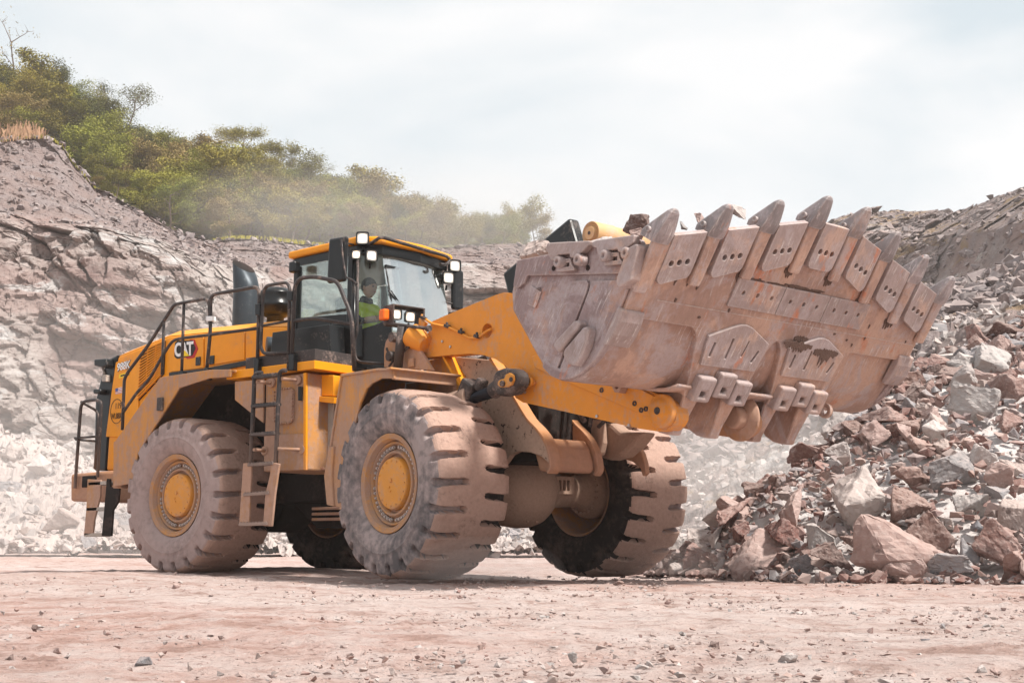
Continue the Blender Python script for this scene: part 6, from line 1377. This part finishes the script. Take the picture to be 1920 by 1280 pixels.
# ================================================================== THE DRIVER
def person(base):
    me = bpy.data.meshes.new('person'); J = [(0, 0, 0), (-.03, 0, .22), (-.05, 0, .42), (-.02, 0, .52), (.02, 0, .60),       # pelvis, waist, chest, neck, skull base
        (-.04, -.19, .43), (.10, -.26, .22), (.36, -.17, .24), (-.04, .19, .43), (.10, .26, .22), (.36, .17, .24),                # shoulders, elbows, wrists
        (.05, -.10, -.02), (.44, -.13, .02), (.50, -.13, -.38), (.05, .10, -.02), (.44, .13, .02), (.50, .13, -.38), (.62, -.13, -.42), (.62, .13, -.42)]
    E_ = [(0, 1), (1, 2), (2, 3), (3, 4), (2, 5), (5, 6), (6, 7), (2, 8), (8, 9), (9, 10), (0, 11), (11, 12), (12, 13), (0, 14), (14, 15), (15, 16), (13, 17), (16, 18)]
    Rr = [(.16, .13), (.16, .12), (.17, .12), (.065, .06), (.06, .06), (.085, .08), (.055, .055), (.035, .035), (.085, .08), (.055, .055), (.035, .035), (.10, .10), (.075, .075), (.05, .05), (.10, .10), (.075, .075), (.05, .05), (.035, .04), (.035, .04)]
    me.from_pydata([tuple(Vector(j)+Vector(base)) for j in J], E_, []); o = bpy.data.objects.new('person', me); COL.objects.link(o)
    sk = o.modifiers.new('skin', 'SKIN'); sb_ = o.modifiers.new('sub', 'SUBSURF'); sb_.levels = sb_.render_levels = 2
    for v, r in zip(me.skin_vertices[0].data, Rr): v.radius = r
    me.skin_vertices[0].data[0].use_root = True; me.materials.append(MATS['seat_fabric']); return o
seatp = (1.60, 0, 2.98)
pn = person(seatp); tag(pn, 'person in a lime green hi-vis shirt sitting at the wheel in the cab', 'person')
B = Vector(seatp)
def blob(name, c, r, mat, parent, n=16, sq=(1, 1, 1), shape=None):
    m = M(); m.latheZ([(math.sin(t)*r, max(.0005, math.cos(t)*r)) for t in np.linspace(-math.pi/2, math.pi/2, 13)], (0, 0, 0), n); m.v = [(x*sq[0], y*sq[1], z*sq[2]) for x, y, z in m.v]
    if shape: m.v = [shape(*v) for v in m.v]
    m.v = [(x+c[0], y+c[1], z+c[2]) for x, y, z in m.v]; return m.build(name, mat, parent)
def headshape(x, y, z):
    if z < -.02: x, y = x*(1+z*1.6), y*(1+z*2.4)      # jaw
    if x > .06 and abs(y) < .02 and -.05 < z < .02: x += .025   # nose
    return x, y, z
hd = blob('head', B+Vector((.05, 0, .70)), .115, 'skin', pn, 20, (.92, .78, 1.12), headshape)
for sy in (-1, 1):
    blob('eye', B+Vector((.145, .033*sy, .715)), .011, 'label_black', hd); blob('ear', B+Vector((.04, .092*sy, .70)), .03, 'skin', hd, sq=(.7, .35, 1))
m = M(); m.box(B+Vector((.150, 0, .645)), (.008, .045, .008)); m.build('mouth', 'label_red', hd)
blob('hair', B+Vector((.035, 0, .735)), .118, 'hair_dark', pn, 20, (.95, .82, 1.0), lambda x, y, z: (x, y, max(z, -.02)) if x > 0 else (x, y, max(z, -.07)))
# shirt: its own surface over torso and upper arms
ms = bpy.data.meshes.new('shirt'); js = [(0, 0, .02), (-.03, 0, .22), (-.05, 0, .43), (-.02, 0, .50), (-.04, -.19, .435), (.07, -.25, .26), (-.04, .19, .435), (.07, .25, .26)]
ms.from_pydata([tuple(Vector(j)+B) for j in js], [(0, 1), (1, 2), (2, 3), (2, 4), (4, 5), (2, 6), (6, 7)], []); so_ = bpy.data.objects.new('shirt', ms); COL.objects.link(so_); so_.parent = pn
sk = so_.modifiers.new('skin', 'SKIN'); sb_ = so_.modifiers.new('sub', 'SUBSURF'); sb_.levels = sb_.render_levels = 2
for v, r in zip(ms.skin_vertices[0].data, [(.18, .15), (.18, .14), (.19, .14), (.085, .08), (.10, .10), (.085, .085), (.10, .10), (.085, .085)]): v.radius = r
ms.skin_vertices[0].data[0].use_root = True; ms.materials.append(MATS['hivis'])
for sy in (-1, 1):      # bare forearms end in hands closed on the wheel
    w0 = B+Vector((.36, .17*sy, .24)); hm = M(); hm.tube([B+Vector((.10, .26*sy, .22)), w0], .045, 10, 0)
    hm.box(w0+Vector((.04, 0, .0)), (.09, .035, .075)); h = hm.build('hand', 'skin', pn, .012)
    for k in range(4): m = M(); s0 = w0+Vector((.075, -.012*sy, .028-.019*k)); m.tube([s0, s0+Vector((.035, -.008*sy, 0)), s0+Vector((.038, -.036*sy, 0)), s0+Vector((.01, -.042*sy, 0))], .0085, 6, .01); m.build('finger', 'skin', h)
    m = M(); s0 = w0+Vector((.02, -.01*sy, .035)); m.tube([s0, s0+Vector((.03, -.03*sy, .02)), s0+Vector((.055, -.04*sy, .01))], .010, 6, .01); m.build('thumb', 'skin', h)

# ================================================================== DUST IN THE AIR
def volume(name, mat_name, dens, col, build, label, aniso=.2):
    m = bpy.data.materials.new(mat_name); m.use_nodes = True; t = m.node_tree; t.nodes.remove(t.nodes['Principled BSDF'])
    v = t.nodes.new('ShaderNodeVolumePrincipled'); v.inputs['Color'].default_value = (*col, 1); v.inputs['Density'].default_value = dens; v.inputs['Anisotropy'].default_value = aniso
    t.links.new(v.outputs[0], t.nodes['Material Output'].inputs['Volume']); MATS[mat_name] = m
    o = build(m); return tag(o, label, 'haze', kind='stuff')
def hb(m):
    c_ = cam_grid(0, 92); q = M(); q.box((0, 0, 0), (210, 230, 60)); o = q.build('haze', m); o.location = (c_[0], c_[1], 28.5); o.rotation_euler = (0, 0, _y); return o
volume('haze', 'haze_air', .0006, (1.0, .96, .93), hb, 'thin pale dust haze filling the air of the quarry')
def puff(px, py, depth, w, h_, d_, dens, label, levels=3):
    c_ = G(px, py, depth)
    for k in range(levels):
        s = 1-.28*k
        def bd(m):
            q = M(); q.latheZ([(math.sin(t), max(.001, math.cos(t))) for t in np.linspace(-math.pi/2, math.pi/2, 19)], (0, 0, 0), 32)
            A_ = np.array([RH*w*s, FH*d_*s, np.array([0, 0, h_*s])]); V = np.array(q.v)@A_+c_; V[:, 2] = np.maximum(V[:, 2], .02+.004*k); q.v = [tuple(v) for v in V]; return q.build('dust_cloud', m)
        volume('dust_cloud', 'dust_air', dens, (1.0, .95, .92), bd, label)
puff(900, 430, 92, 17, 6, 5, .012, 'pale dust drifting over the far end of the hill')
puff(500, 395, 80, 8, 3.0, 4, .010, 'thin dust rising in front of the hillside trees', 3)
puff(60, 960, 37, 8, 3.2, 4, .020, 'dust hanging over the foot of the left rubble bank')
puff(1330, 900, 21, 2.4, 1.8, 1.6, .05, 'dust swirling behind the far front tyre')
puff(905, 1075, 12.1, .8, .35, .5, .16, 'small dust puff at the foot of the near front tyre', 2)
puff(1240, 1070, 14.5, .8, .4, .5, .14, 'small dust puff at the foot of the far front tyre', 2)

puff(420, 760, 46, 15, 5.5, 5, .012, 'pale dust drifting behind the loader in front of the quarry face')
puff(1420, 830, 26, 5, 2.2, 3, .018, 'pale dust below the raised bucket')
puff(700, 400, 88, 14, 5, 5, .008, 'dust veil over the middle of the wooded hill', 2)
